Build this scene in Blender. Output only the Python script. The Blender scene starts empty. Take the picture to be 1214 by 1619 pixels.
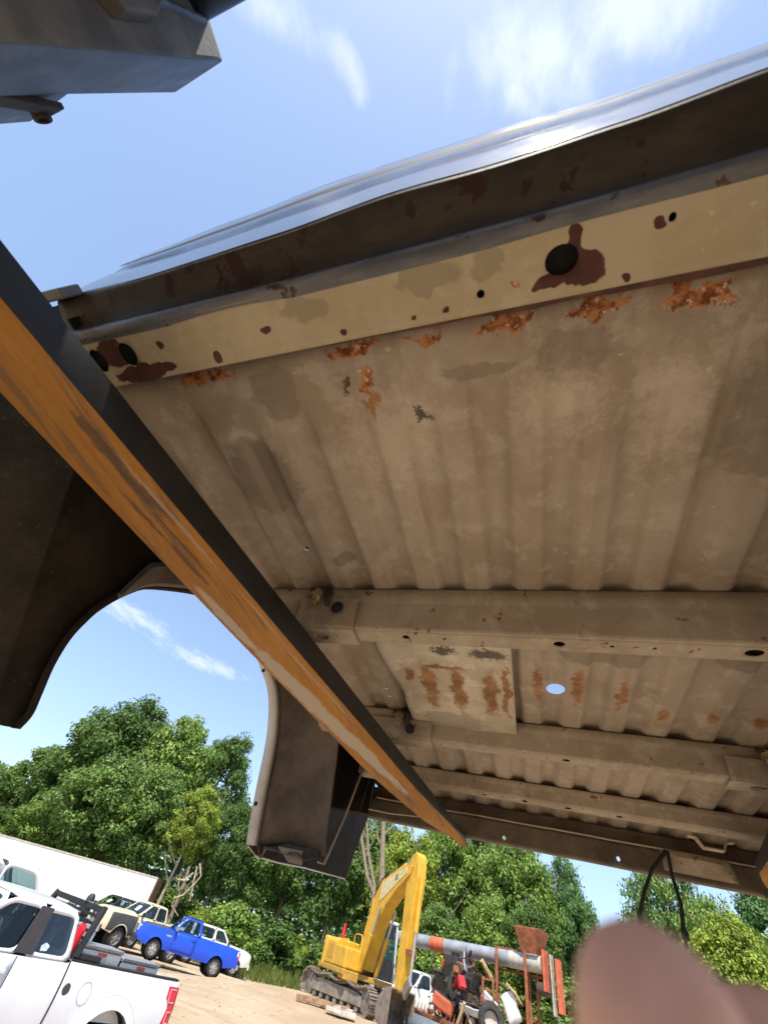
import bpy, bmesh, math, random
from mathutils import Vector, Matrix, noise as mnoise
random.seed(7)
R = math.radians
scene = bpy.context.scene
col = scene.collection

# ------------------------------------------------------------------ camera
# rows: camera right / down / forward axes written in world axes (solved from the photo's vanishing points)
AX = ((0.950488, 0.232250, 0.206476), (-0.054920, 0.779502, -0.623988), (-0.305870, 0.581753, 0.753662))
FPX = 608.27
PW, PH = 1214.0, 1619.0
CAM_H = 2.2
cam_data = bpy.data.cameras.new('camera')
cam = bpy.data.objects.new('camera', cam_data)
col.objects.link(cam)
right, down, fwd = (Vector(a) for a in AX)
m3 = Matrix((right, -down, -fwd)).transposed()
cam.matrix_world = Matrix.Translation((0, 0, CAM_H)) @ m3.to_4x4()
cam_data.sensor_fit = 'VERTICAL'
cam_data.sensor_height = 36.0
cam_data.sensor_width = 27.0
cam_data.lens = FPX / PH * 36.0
cam_data.clip_start = 0.01
cam_data.clip_end = 6000
cam_data.dof.use_dof = True
cam_data.dof.focus_distance = 2.2
cam_data.dof.aperture_fstop = 6.0
scene.camera = cam

# ------------------------------------------------------------------ light
SUN_DIR = Vector((0.10, -0.53, 0.84)).normalized()
sun_el = math.asin(SUN_DIR.z)
sun_az = math.atan2(SUN_DIR.x, SUN_DIR.y)
world = bpy.data.worlds.new('World')
scene.world = world
world.use_nodes = True
wt = world.node_tree
world.cycles.sampling_method = 'MANUAL'
world.cycles.sample_map_resolution = 256
wt.nodes.clear()
w_out = wt.nodes.new('ShaderNodeOutputWorld')
w_bg = wt.nodes.new('ShaderNodeBackground')
w_sky = wt.nodes.new('ShaderNodeTexSky')
w_sky.sky_type = 'NISHITA'
w_sky.sun_disc = False
w_sky.sun_elevation = sun_el
w_sky.sun_rotation = sun_az
w_sky.altitude = 100
w_sky.air_density = 1.0
w_sky.dust_density = 0.7
w_sky.ozone_density = 1.2
w_bg.inputs['Strength'].default_value = 0.15
sun_data = bpy.data.lights.new('sun', 'SUN')
sun_data.energy = 4.2
sun_data.angle = R(0.53)
sun_data.color = (1.0, 0.93, 0.82)
sun = bpy.data.objects.new('sun', sun_data)
col.objects.link(sun)
sun.location = SUN_DIR * 30
sun.rotation_euler = (-SUN_DIR).to_track_quat('-Z', 'Y').to_euler()
scene.view_settings.view_transform = 'Standard'
scene.view_settings.look = 'None'
scene.view_settings.exposure = 0.66
scene.view_settings.gamma = 1.0
scene.view_settings.use_curve_mapping = False
scene.cycles.use_denoising = True
scene.cycles.max_bounces = 7
scene.cycles.diffuse_bounces = 4
scene.cycles.glossy_bounces = 4
scene.cycles.transmission_bounces = 6
scene.cycles.transparent_max_bounces = 12
scene.cycles.use_adaptive_sampling = True
scene.cycles.adaptive_threshold = 0.02
scene.cycles.caustics_reflective = False
scene.cycles.caustics_refractive = False


# ------------------------------------------------------------------ pixel helpers (directions only)
def ray(px, py):
    v = Vector(((px - PW / 2) / FPX, (py - PH / 2) / FPX, 1.0))
    return right * v.x + down * v.y + fwd * v.z


def onz(px, py, z):
    r = ray(px, py)
    return r * (z / r.z)


def onx(px, py, x):
    r = ray(px, py)
    return r * (x / r.x)


def ony(px, py, y):
    r = ray(px, py)
    return r * (y / r.y)


def at_dist(px, py, d):
    """world point in the pixel's direction at horizontal distance d (metres)"""
    r = ray(px, py)
    k = d / math.hypot(r.x, r.y)
    return Vector((r.x * k, r.y * k, r.z * k + CAM_H))


# ------------------------------------------------------------------ node helper
class NT:
    def __init__(self, name):
        self.m = bpy.data.materials.new(name)
        self.m.use_nodes = True
        self.t = self.m.node_tree
        self.t.nodes.clear()
        self.out = self.t.nodes.new('ShaderNodeOutputMaterial')
        self.tc = None

    def put(self, sock, v):
        if v is None:
            return
        if isinstance(v, bpy.types.NodeSocket):
            self.t.links.new(v, sock)
        elif isinstance(v, (tuple, list)) and len(v) == 3 and sock.type == 'RGBA':
            sock.default_value = (*v, 1)
        else:
            sock.default_value = v

    def obj(self):
        if not self.tc:
            self.tc = self.t.nodes.new('ShaderNodeTexCoord')
        return self.tc.outputs['Object']

    def math(self, op, a, b=None, clamp=False):
        n = self.t.nodes.new('ShaderNodeMath')
        n.operation = op
        n.use_clamp = clamp
        self.put(n.inputs[0], a)
        self.put(n.inputs[1], b)
        return n.outputs[0]

    def vmath(self, op, a, b=None):
        if op == 'SCALE_':
            s_ = self.t.nodes.new('ShaderNodeVectorMath')
            s_.operation = 'MULTIPLY_ADD'
            self.put(s_.inputs[0], a)
            s_.inputs[1].default_value = (b, b, b)
            s_.inputs[2].default_value = (-b / 2, -b / 2, -b / 2)
            return s_.outputs['Vector']
        n = self.t.nodes.new('ShaderNodeVectorMath')
        n.operation = op
        self.put(n.inputs[0], a)
        self.put(n.inputs[1], b)
        return n.outputs['Value'] if op in ('LENGTH', 'DISTANCE', 'DOT_PRODUCT') else n.outputs['Vector']

    def mapping(self, vec, loc=(0, 0, 0), rot=(0, 0, 0), scale=(1, 1, 1), kind='POINT'):
        n = self.t.nodes.new('ShaderNodeMapping')
        n.vector_type = kind
        self.put(n.inputs['Vector'], vec)
        n.inputs['Location'].default_value = loc
        n.inputs['Rotation'].default_value = rot
        n.inputs['Scale'].default_value = scale
        return n.outputs[0]

    def noise(self, vec, scale, detail=4, rough=0.55, dist=0.0, color=False):
        n = self.t.nodes.new('ShaderNodeTexNoise')
        self.put(n.inputs['Vector'], vec)
        n.inputs['Scale'].default_value = scale
        n.inputs['Detail'].default_value = detail
        n.inputs['Roughness'].default_value = rough
        n.inputs['Distortion'].default_value = dist
        return n.outputs['Color' if color else 'Fac']

    def voronoi(self, vec, scale, out='Distance', feature='F1'):
        n = self.t.nodes.new('ShaderNodeTexVoronoi')
        n.feature = feature
        self.put(n.inputs['Vector'], vec)
        n.inputs['Scale'].default_value = scale
        return n.outputs[out]

    def step(self, v, a, b):
        n = self.t.nodes.new('ShaderNodeMapRange')
        n.interpolation_type = 'SMOOTHSTEP'
        self.put(n.inputs['Value'], v)
        n.inputs['From Min'].default_value = a
        n.inputs['From Max'].default_value = b
        n.inputs['To Min'].default_value = 0
        n.inputs['To Max'].default_value = 1
        return n.outputs[0]

    def mix(self, f, a, b):
        n = self.t.nodes.new('ShaderNodeMix')
        n.data_type = 'RGBA'
        self.put(n.inputs[0], f)
        self.put(n.inputs[6], a)
        self.put(n.inputs[7], b)
        return n.outputs[2]

    def xyz(self, vec):
        n = self.t.nodes.new('ShaderNodeSeparateXYZ')
        self.put(n.inputs[0], vec)
        return n.outputs

    def bump(self, h, strength=0.3, dist=0.01):
        n = self.t.nodes.new('ShaderNodeBump')
        n.inputs['Strength'].default_value = strength
        n.inputs['Distance'].default_value = dist
        self.put(n.inputs['Height'], h)
        return n.outputs[0]

    def spots(self, lst, vec=None, jitter=0.5, nscale=18, edge=(1.1, 0.85), warp=0.06):
        """mask of irregular patches: (x, y, rx, ry, angle) in object xy"""
        vec = vec or self.obj()
        w1 = self.vmath('SCALE_', self.noise(vec, nscale, 3, 0.6, color=True), warp)
        vec = self.vmath('ADD', vec, w1)
        ns = self.math('MULTIPLY', self.math('SUBTRACT', self.noise(vec, nscale * 2.6, 5, 0.65), 0.5), jitter * 2)
        acc = None
        for (x, y, rx, ry, ang) in lst:
            p = self.mapping(vec, (x, y, 0), (0, 0, ang), (rx, ry, 1), 'TEXTURE')
            p = self.vmath('MULTIPLY', p, (1, 1, 0))
            d = self.math('ADD', self.vmath('LENGTH', p), ns)
            mk = self.step(d, edge[0], edge[1])
            acc = mk if acc is None else self.math('MAXIMUM', acc, mk)
        return acc

    def bsdf(self, color, rough=0.6, metal=0.0, normal=None, spec=0.5, coat=0.0, alpha=None, trans=None):
        n = self.t.nodes.new('ShaderNodeBsdfPrincipled')
        self.put(n.inputs['Base Color'], color)
        self.put(n.inputs['Roughness'], rough)
        self.put(n.inputs['Metallic'], metal)
        self.put(n.inputs['Specular IOR Level'], spec)
        n.inputs['Coat Weight'].default_value = coat
        n.inputs['Coat Roughness'].default_value = 0.05
        if normal is not None:
            self.put(n.inputs['Normal'], normal)
        if trans is not None:
            self.put(n.inputs['Transmission Weight'], trans)
        self.t.links.new(n.outputs[0], self.out.inputs[0])
        return self.m


MATS = {}


def simple(name, color, rough=0.6, metal=0.0, vary=0.18, nscale=6.0, bump=0.0, coat=0.0, spec=0.5, dirt=None, dirt_amt=0.5):
    if name in MATS:
        return MATS[name]
    t = NT(name)
    n = t.noise(t.obj(), nscale, 5, 0.6)
    lo = tuple(c * (1 - vary) for c in color)
    hi = tuple(min(1, c * (1 + vary)) for c in color)
    c = t.mix(t.step(n, 0.3, 0.7), lo, hi)
    if dirt:
        mk = t.step(t.noise(t.obj(), nscale * 0.6 + 1.3, 6, 0.65), 0.6 - dirt_amt * 0.25, 0.75)
        c = t.mix(t.math('MULTIPLY', mk, dirt_amt), c, dirt)
    rg = t.math('ADD', t.math('MULTIPLY', t.math('SUBTRACT', n, 0.5), 0.25), rough)
    nm = t.bump(t.noise(t.obj(), nscale * 8, 4, 0.6), bump, 0.01) if bump else None
    MATS[name] = t.bsdf(c, rg, metal, nm, spec, coat)
    return MATS[name]


# ------------------------------------------------------------------ world sky with clouds
def wn(kind):
    return wt.nodes.new(kind)


def wmath(op, a, b, clamp=False):
    n = wn('ShaderNodeMath'); n.operation = op; n.use_clamp = clamp
    for i, v in enumerate((a, b)):
        if isinstance(v, bpy.types.NodeSocket):
            wt.links.new(v, n.inputs[i])
        elif v is not None:
            n.inputs[i].default_value = v
    return n.outputs[0]


tcw = wn('ShaderNodeTexCoord')
sep = wn('ShaderNodeSeparateXYZ')
wt.links.new(tcw.outputs['Generated'], sep.inputs[0])
zc = wmath('MAXIMUM', sep.outputs[2], 0.06)
comb = wn('ShaderNodeCombineXYZ')
wt.links.new(wmath('DIVIDE', sep.outputs[0], zc), comb.inputs[0])
wt.links.new(wmath('DIVIDE', sep.outputs[1], zc), comb.inputs[1])
mpw = wn('ShaderNodeMapping')
wt.links.new(comb.outputs[0], mpw.inputs['Vector'])
mpw.inputs['Location'].default_value = (3.1, 1.7, 0.0)
mpw.inputs['Rotation'].default_value = (0, 0, R(25))
mpw.inputs['Scale'].default_value = (1.35, 0.9, 1)


def wnoise(vec, scale, detail, rough, dist=0.0):
    n = wn('ShaderNodeTexNoise')
    wt.links.new(vec, n.inputs['Vector'])
    n.inputs['Scale'].default_value = scale
    n.inputs['Detail'].default_value = detail
    n.inputs['Roughness'].default_value = rough
    n.inputs['Distortion'].default_value = dist
    return n.outputs['Fac']


def wstep(v, a, b):
    n = wn('ShaderNodeMapRange'); n.interpolation_type = 'SMOOTHSTEP'
    wt.links.new(v, n.inputs['Value'])
    n.inputs['From Min'].default_value = a
    n.inputs['From Max'].default_value = b
    return n.outputs[0]


def cloud_bank(px, py, rx, ry, rot=0.0):
    """soft bump on the cloud layer round the place the photo shows a cloud"""
    r = ray(px, py)
    mp = wn('ShaderNodeMapping'); mp.vector_type = 'TEXTURE'
    wt.links.new(comb.outputs[0], mp.inputs['Vector'])
    mp.inputs['Location'].default_value = (r.x / r.z, r.y / r.z, 0)
    mp.inputs['Rotation'].default_value = (0, 0, rot)
    mp.inputs['Scale'].default_value = (rx, ry, 1)
    ln = wn('ShaderNodeVectorMath'); ln.operation = 'LENGTH'
    wt.links.new(mp.outputs[0], ln.inputs[0])
    return wstep(ln.outputs['Value'], 1.0, 0.0)


big = wnoise(mpw.outputs[0], 1.1, 1, 0.5)
fine = wnoise(mpw.outputs[0], 5.0, 5, 0.6, 0.0)
banks = None
for b in ((860, 95, 0.30, 0.16, 0.3), (990, 20, 0.30, 0.14, 0.2), (440, 5, 0.22, 0.10, 0.9), (545, 100, 0.10, 0.06, 1.2),
          (215, 978, 0.55, 0.28, 0.7), (315, 1045, 0.55, 0.3, 0.7), (820, 150, 0.12, 0.06, 0.8)):
    k = cloud_bank(*b)
    banks = k if banks is None else wmath('MAXIMUM', banks, k)
dens = wmath('ADD', wmath('MULTIPLY', banks, 0.34), wmath('MULTIPLY', big, 0.30))
fine2 = wnoise(mpw.outputs[0], 17.0, 3, 0.6)
dens = wmath('ADD', dens, wmath('MULTIPLY', fine, 0.55))
dens = wmath('ADD', dens, wmath('MULTIPLY', fine2, 0.22))
cl = wstep(dens, 0.66, 1.0)
cl = wmath('MULTIPLY', cl, 0.75)
haze_band = wstep(sep.outputs[2], 0.42, -0.05)
mixw = wn('ShaderNodeMix'); mixw.data_type = 'RGBA'
mixh = wn('ShaderNodeMix'); mixh.data_type = 'RGBA'
wt.links.new(wmath('ADD', wmath('MULTIPLY', haze_band, 0.25), 0.30), mixh.inputs[0])
wt.links.new(w_sky.outputs[0], mixh.inputs[6])
mixh.inputs[7].default_value = (2.7, 3.7, 5.6, 1)
wt.links.new(cl, mixw.inputs[0])
wt.links.new(mixh.outputs[2], mixw.inputs[6])
mixw.inputs[7].default_value = (4.6, 5.0, 5.7, 1)
wt.links.new(mixw.outputs[2], w_bg.inputs['Color'])
wt.links.new(w_bg.outputs[0], w_out.inputs['Surface'])


# ------------------------------------------------------------------ mesh helpers
def frame(d):
    d = Vector(d).normalized()
    a = Vector((0, 0, 1)) if abs(d.z) < 0.9 else Vector((1, 0, 0))
    u = d.cross(a).normalized()
    return u, u.cross(d).normalized()


class MB:
    def __init__(self):
        self.v = []
        self.f = []

    def add(self, vs, fs):
        o = len(self.v)
        self.v += [tuple(p) for p in vs]
        self.f += [tuple(i + o for i in f) for f in fs]
        return self

    def box(self, x0, x1, y0, y1, z0, z1):
        vs = [(x, y, z) for x in (x0, x1) for y in (y0, y1) for z in (z0, z1)]
        return self.add(vs, [(0, 1, 3, 2), (4, 6, 7, 5), (0, 4, 5, 1), (2, 3, 7, 6), (0, 2, 6, 4), (1, 5, 7, 3)])

    def obox(self, c, ax, ay, az):
        c, ax, ay, az = (Vector(k) for k in (c, ax, ay, az))
        vs = [c + ax * i + ay * j + az * k for i in (-1, 1) for j in (-1, 1) for k in (-1, 1)]
        return self.add(vs, [(0, 1, 3, 2), (4, 6, 7, 5), (0, 4, 5, 1), (2, 3, 7, 6), (0, 2, 6, 4), (1, 5, 7, 3)])

    def beam(self, p0, p1, w, h, up=(0, 0, 1), w1=None, h1=None):
        p0, p1 = Vector(p0), Vector(p1)
        d = (p1 - p0).normalized()
        u = d.cross(Vector(up)).normalized()
        n = u.cross(d)
        w1 = w if w1 is None else w1
        h1 = h if h1 is None else h1
        vs = []
        for p, a, b in ((p0, w, h), (p1, w1, h1)):
            vs += [p + u * (sx * a / 2) + n * (sy * b / 2) for sx, sy in ((-1, -1), (1, -1), (1, 1), (-1, 1))]
        return self.add(vs, [(3, 2, 1, 0), (4, 5, 6, 7), (0, 1, 5, 4), (1, 2, 6, 5), (2, 3, 7, 6), (3, 0, 4, 7)])

    def loft(self, rings, closed=True, caps=False):
        n = len(rings[0])
        vs = [p for r in rings for p in r]
        fs = []
        for i in range(len(rings) - 1):
            for j in range(n if closed else n - 1):
                k = (j + 1) % n
                fs.append((i * n + j, i * n + k, (i + 1) * n + k, (i + 1) * n + j))
        if caps:
            fs.append(tuple(range(n - 1, -1, -1)))
            fs.append(tuple((len(rings) - 1) * n + j for j in range(n)))
        return self.add(vs, fs)

    def tube(self, pts, r, n=8, caps=True):
        pts = [Vector(p) for p in pts]
        rs = r if isinstance(r, (list, tuple)) else [r] * len(pts)
        rings = []
        pu = None
        for i, p in enumerate(pts):
            d = (pts[min(i + 1, len(pts) - 1)] - pts[max(i - 1, 0)]).normalized()
            if pu is None:
                u, w = frame(d)
            else:
                u = (pu - d * pu.dot(d)).normalized()
                w = u.cross(d)
            pu = u
            rings.append([p + (u * math.cos(2 * math.pi * k / n) + w * math.sin(2 * math.pi * k / n)) * rs[i] for k in range(n)])
        return self.loft(rings, True, caps)

    def lathe(self, c, axis, prof, n=20):
        """prof: (distance along axis, radius)"""
        c, d = Vector(c), Vector(axis).normalized()
        u, w = frame(d)
        rings = [[c + d * a + (u * math.cos(2 * math.pi * k / n) + w * math.sin(2 * math.pi * k / n)) * max(r, 1e-4) for k in range(n)] for a, r in prof]
        return self.loft(rings, True, False)

    def prism(self, poly, off):
        """poly: 3-D polygon, off: extrusion vector"""
        off = Vector(off)
        n = len(poly)
        vs = [Vector(p) for p in poly] + [Vector(p) + off for p in poly]
        fs = [tuple(range(n - 1, -1, -1)), tuple(range(n, 2 * n))]
        fs += [(i, (i + 1) % n, (i + 1) % n + n, i + n) for i in range(n)]
        return self.add(vs, fs)

    def sheet(self, us, vs, fn, holes=()):
        """grid sheet fn(u, v) -> point, with round holes (u, v, ru, rv) whose rims are real edges"""
        us, vs = list(us), list(vs)
        for (hu, hv, ru, rv) in holes:
            lo, hi = hu - ru * 1.3, hu + ru * 1.3
            us = [u for u in us if not lo < u < hi] + linspace(lo, hi, 7)
            lo, hi = hv - rv * 1.3, hv + rv * 1.3
            if lo > vs[0] and hi < vs[-1]:
                vs = [v for v in vs if not lo < v < hi] + linspace(lo, hi, 7)
            us, vs = sorted(set(us)), sorted(set(vs))
        nu, nv = len(us), len(vs)
        pts = [fn(u, v) for u in us for v in vs]
        dead = set()
        extra_v, extra_f = [], []
        for (hu, hv, ru, rv) in holes:
            iu = [i for i in range(nu - 1) if us[i + 1] > hu - ru * 1.25 and us[i] < hu + ru * 1.25]
            iv = [j for j in range(nv - 1) if vs[j + 1] > hv - rv * 1.25 and vs[j] < hv + rv * 1.25]
            if not iu or not iv:
                continue
            i0, i1, j0, j1 = iu[0], iu[-1] + 1, iv[0], iv[-1] + 1
            if any((i, j) in dead for i in range(i0, i1) for j in range(j0, j1)):
                continue
            for i in range(i0, i1):
                for j in range(j0, j1):
                    dead.add((i, j))
            loop = [(i, j0) for i in range(i0, i1)] + [(i1, j) for j in range(j0, j1)] + [(i, j1) for i in range(i1, i0, -1)] + [(i0, j) for j in range(j1, j0, -1)]
            base = len(pts) + len(extra_v)
            m = len(loop)
            for (i, j) in loop:
                a = math.atan2((vs[j] - hv) / rv, (us[i] - hu) / ru)
                extra_v.append(fn(hu + ru * math.cos(a), hv + rv * math.sin(a)))
            for a in range(m):
                p, q = loop[a], loop[(a + 1) % m]
                extra_f.append((p[0] * nv + p[1], q[0] * nv + q[1], base + (a + 1) % m, base + a))
        fs = [(i * nv + j, (i + 1) * nv + j, (i + 1) * nv + j + 1, i * nv + j + 1) for i in range(nu - 1) for j in range(nv - 1) if (i, j) not in dead]
        return self.add(pts + extra_v, fs + extra_f)

    def build(self, name, mat, parent=None, smooth=False, bevel=0.0, solid=0.0, seg=2, angle=40):
        me = bpy.data.meshes.new(name)
        me.from_pydata([tuple(p) for p in self.v], [], self.f)
        bm = bmesh.new()
        bm.from_mesh(me)
        bmesh.ops.recalc_face_normals(bm, faces=bm.faces)
        bm.to_mesh(me)
        bm.free()
        me.materials.append(mat)
        o = bpy.data.objects.new(name, me)
        col.objects.link(o)
        if parent is not None:
            o.parent = parent
        if smooth:
            me.shade_smooth()
            me.set_sharp_from_angle(angle=R(angle))
        if solid:
            s = o.modifiers.new('thickness', 'SOLIDIFY')
            s.thickness = solid
            s.offset = 0
        if bevel:
            b = o.modifiers.new('bevel', 'BEVEL')
            b.width = bevel
            b.segments = seg
            b.limit_method = 'ANGLE'
            b.angle_limit = R(35)
            b.harden_normals = False
        return o


def tag(o, label, cat, group=None):
    o['label'] = label
    o['category'] = cat
    if group:
        o['group'] = group
    return o


def thing(name, label, cat, loc=(0, 0, 0), rotz=0.0, group=None):
    o = bpy.data.objects.new(name, None)
    o.empty_display_size = 0.2
    col.objects.link(o)
    o.location = loc
    o.rotation_euler = (0, 0, rotz)
    return tag(o, label, cat, group)


def structure(o):
    o['kind'] = 'structure'
    return o


def lerp(a, b, t):
    return a + (b - a) * t


def linspace(a, b, n):
    return [a + (b - a) * i / (n - 1) for i in range(n)]


def sstep(x, a, b):
    t = max(0.0, min(1.0, (x - a) / (b - a)))
    return t * t * (3 - 2 * t)

# ================================================================== GROUND
def terrain(x, y):
    z = 0.9 * sstep(x, -17, -9.5) * sstep(y, 12, 25)
    z += 0.5 * sstep(y, 42, 70) * sstep(x, -30, 10)
    z += 0.24 * math.exp(-(((x + 16.5) / 7) ** 2 + ((y - 27.5) / 7) ** 2))
    z += 0.05 * mnoise.noise(Vector((x * 0.25, y * 0.25, 0))) * sstep(math.hypot(x, y), 3, 10)
    z += 0.10 * mnoise.noise(Vector((x * 0.09, y * 0.09, 4))) * sstep(math.hypot(x, y), 6, 16)
    return z


t = NT('sandy_dirt')
o_ = t.obj()
n1 = t.noise(o_, 0.22, 6, 0.6)
n2 = t.noise(o_, 2.1, 8, 0.65)
n3 = t.noise(o_, 22, 6, 0.7)
c = t.mix(t.step(n1, 0.35, 0.68), (0.40, 0.29, 0.185), (0.55, 0.43, 0.30))
c = t.mix(t.math('MULTIPLY', t.step(n2, 0.52, 0.75), 0.55), c, (0.33, 0.235, 0.15))
c = t.mix(t.math('MULTIPLY', t.step(n3, 0.55, 0.72), 0.45), c, (0.66, 0.57, 0.44))
rut = t.noise(t.mapping(o_, (0, 0, 0), (0, 0, R(-28)), (0.5, 3.0, 1)), 0.55, 5, 0.6, 0.4)
c = t.mix(t.math('MULTIPLY', t.step(rut, 0.56, 0.68), 0.5), c, (0.30, 0.22, 0.145))
pos = t.xyz(o_)
far_soil = t.step(pos[1], 46, 60)
c = t.mix(t.math('MULTIPLY', far_soil, 0.9), c, (0.07, 0.085, 0.03))
hgt = t.math('ADD', t.math('MULTIPLY', n2, 1.0), t.math('MULTIPLY', n3, 0.35))
mat_sand = t.bsdf(c, 0.95, 0, t.bump(hgt, 0.7, 0.12), 0.2)

axis_x = [-3000, -1500, -700, -350, -200, -140] + [-110 + 2.0 * i for i in range(30)] + [-50 + 0.8 * i for i in range(100)] + [30 + 3 * i for i in range(20)] + [100, 150, 300, 700, 1500, 3000]
axis_y = [-3000, -1500, -700, -300, -150, -80, -50, -30, -20] + [-15 + 1.5 * i for i in range(10)] + [0.0 + 0.8 * i for i in range(88)] + [71 + 3 * i for i in range(20)] + [140, 180, 300, 700, 1500, 3000]
gm = MB().sheet(axis_x, axis_y, lambda x, y: (x, y, terrain(x, y)))
ground = structure(gm.build('ground', mat_sand, None, True))

# ================================================================== TRUCK BED (raised on forks)
S = 0.58                                    # metres from the camera up to the bed floor
BZ = CAM_H


def b(x, y, z):
    return (x * S, y * S, z * S)


def bv(p):
    return (p[0] * S, p[1] * S, p[2] * S)


bed = thing('truck_bed', 'rusty tan underside of a detached black pickup bed lifted overhead on forks', 'truck bed', (0, 0, BZ))


def px_floor(px, py, z=1.0):
    p = onz(px, py, z)
    return p.x * S, p.y * S


# ---- underside paint
def under_paint(name, base, alt, dusty, orange=(), maroon=(), stain=(), fleck=0.0, streak=0.35, pale=(), black=(), soft=()):
    t = NT(name)
    o = t.obj()
    n1 = t.noise(o, 4.5, 7, 0.62, 0.3)
    n2 = t.noise(o, 17, 8, 0.68)
    n3 = t.noise(o, 120, 4, 0.7)
    st = t.noise(t.mapping(o, scale=(14, 1.3, 3)), 1.6, 6, 0.6, 0.5)
    c = t.mix(t.step(n1, 0.40, 0.60), base, alt)
    c = t.mix(t.math('MULTIPLY', t.step(n2, 0.50, 0.62), 0.65), c, dusty)
    c = t.mix(t.math('MULTIPLY', t.step(st, 0.50, 0.70), streak), c, tuple(k * 0.72 for k in base))
    c = t.mix(t.math('MULTIPLY', t.step(n3, 0.60, 0.72), 0.35), c, tuple(min(1, k * 1.25) for k in dusty))
    sp = t.step(t.noise(o, 65, 3, 0.5), 0.70, 0.78)
    c = t.mix(t.math('MULTIPLY', sp, 0.6), c, tuple(min(1, k * 1.45) for k in dusty))
    pit = t.step(t.noise(o, 48, 5, 0.7), 0.69, 0.74)
    c = t.mix(t.math('MULTIPLY', pit, 0.6), c, tuple(k * 0.35 for k in base))
    rough = 0.72
    if stain:
        c = t.mix(t.math('MULTIPLY', t.spots(stain, jitter=0.55, nscale=14), 0.6), c, tuple(k * 0.62 for k in base))
    if pale:
        c = t.mix(t.math('MULTIPLY', t.spots(pale, jitter=0.9, nscale=26, edge=(1.35, 0.1)), 0.42), c, tuple(min(1, k * 1.5) for k in dusty))
    if soft:
        c = t.mix(t.math('MULTIPLY', t.spots(soft, jitter=0.55, nscale=24, edge=(1.15, 0.6)), 0.9), c, t.mix(t.step(n2, 0.35, 0.65), (0.20, 0.075, 0.022), (0.40, 0.20, 0.075)))
    if black:
        c = t.mix(t.math('MULTIPLY', t.spots(black, jitter=1.3, nscale=60, edge=(1.0, 0.7)), 0.85), c, (0.035, 0.03, 0.022))
    if maroon:
        mk = t.spots(maroon, jitter=0.35, nscale=16, edge=(1.03, 0.95), warp=0.035)
        c = t.mix(mk, c, t.mix(t.step(n2, 0.3, 0.7), (0.062, 0.022, 0.016), (0.11, 0.045, 0.035)))
    if orange:
        mk = t.spots(orange, jitter=0.9, nscale=38, edge=(1.08, 0.9))
        oc = t.mix(t.step(t.noise(o, 55, 6, 0.75), 0.4, 0.6), (0.16, 0.04, 0.012), (0.50, 0.22, 0.08))
        oc = t.mix(t.step(t.noise(o, 85, 4, 0.7), 0.58, 0.66), oc, (0.70, 0.55, 0.42))
        c = t.mix(mk, c, oc)
    if fleck:
        mk = t.step(t.noise(o, 26, 6, 0.7), 0.73 - fleck * 0.1, 0.75 - fleck * 0.1)
        c = t.mix(mk, c, t.mix(n2, (0.07, 0.022, 0.014), (0.32, 0.12, 0.04)))
    nm = t.bump(t.math('ADD', t.math('MULTIPLY', n2, 0.6), t.math('MULTIPLY', n3, 0.5)), 0.22, 0.004)
    return t.bsdf(c, rough, 0, nm, 0.3)


def spot(px, py, rpx, rpy, z=1.0, ang=0.0):
    """patch given by a photo spot, landed on the surface at height z"""
    x, y = px_floor(px, py, z)
    x2, _ = px_floor(px + rpx, py, z)
    _, y2 = px_floor(px, py + rpy, z)
    return (x, y, max(abs(x2 - x), 0.004), max(abs(y2 - y), 0.004), ang)


floor_orange = [spot(560, 550, 40, 11), spot(325, 595, 48, 10), spot(672, 528, 30, 7), spot(800, 513, 42, 16), spot(938, 488, 46, 15), spot(1105, 466, 56, 22), spot(1080, 455, 22, 26), spot(583, 605, 9, 22)]
floor_stain = [spot(440, 625, 40, 40), spot(1240, 640, 80, 120), spot(900, 560, 60, 50), spot(420, 760, 50, 60), spot(750, 585, 60, 14), spot(545, 882, 22, 8), spot(1180, 1045, 60, 16), spot(960, 1040, 90, 14)]
floor_rustrib = [spot(850, 1082, 8, 26), spot(912, 1088, 10, 28), spot(984, 1098, 9, 26), spot(1048, 1130, 10, 9), spot(1126, 1136, 12, 9), spot(1208, 1145, 16, 9), spot(588, 640, 8, 26), spot(700, 1245, 9, 5)]
floor_pale = [spot(880, 640, 90, 60), spot(1060, 640, 80, 90), spot(620, 700, 90, 80), spot(1170, 560, 60, 60), spot(380, 690, 40, 14)]
mat_floor = under_paint('weathered_underside_paint', (0.335, 0.265, 0.195), (0.40, 0.33, 0.26), (0.47, 0.405, 0.33),
                        orange=floor_orange, stain=floor_stain, soft=floor_rustrib, pale=floor_pale, black=[spot(668, 660, 16, 14), spot(545, 610, 7, 16)], fleck=0.12)
box_maroon = [spot(914, 426, 48, 32, 0.93, 0.2), spot(868, 452, 26, 12, 0.93), spot(907, 378, 13, 24, 0.93), spot(225, 588, 48, 14, 0.93), spot(180, 560, 26, 22, 0.93), spot(272, 502, 9, 7, 0.93), spot(253, 546, 8, 8, 0.93),
              spot(420, 522, 10, 9, 0.93), spot(346, 562, 8, 9, 0.93), spot(270, 575, 10, 8, 0.93), spot(1050, 343, 12, 15, 0.93), spot(712, 491, 5, 5, 0.93), spot(985, 442, 4, 4, 0.93), spot(541, 524, 6, 4, 0.93), spot(654, 498, 4, 3, 0.93)]
mat_box = under_paint('front_sill_paint', (0.42, 0.345, 0.225), (0.47, 0.395, 0.27), (0.49, 0.43, 0.32),
                      maroon=box_maroon, stain=[spot(670, 445, 60, 24, 0.93), spot(480, 492, 45, 24, 0.93), spot(770, 425, 30, 26, 0.93)], orange=[spot(805, 451, 12, 4, 0.93)], fleck=0.0, streak=0.1)
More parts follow.
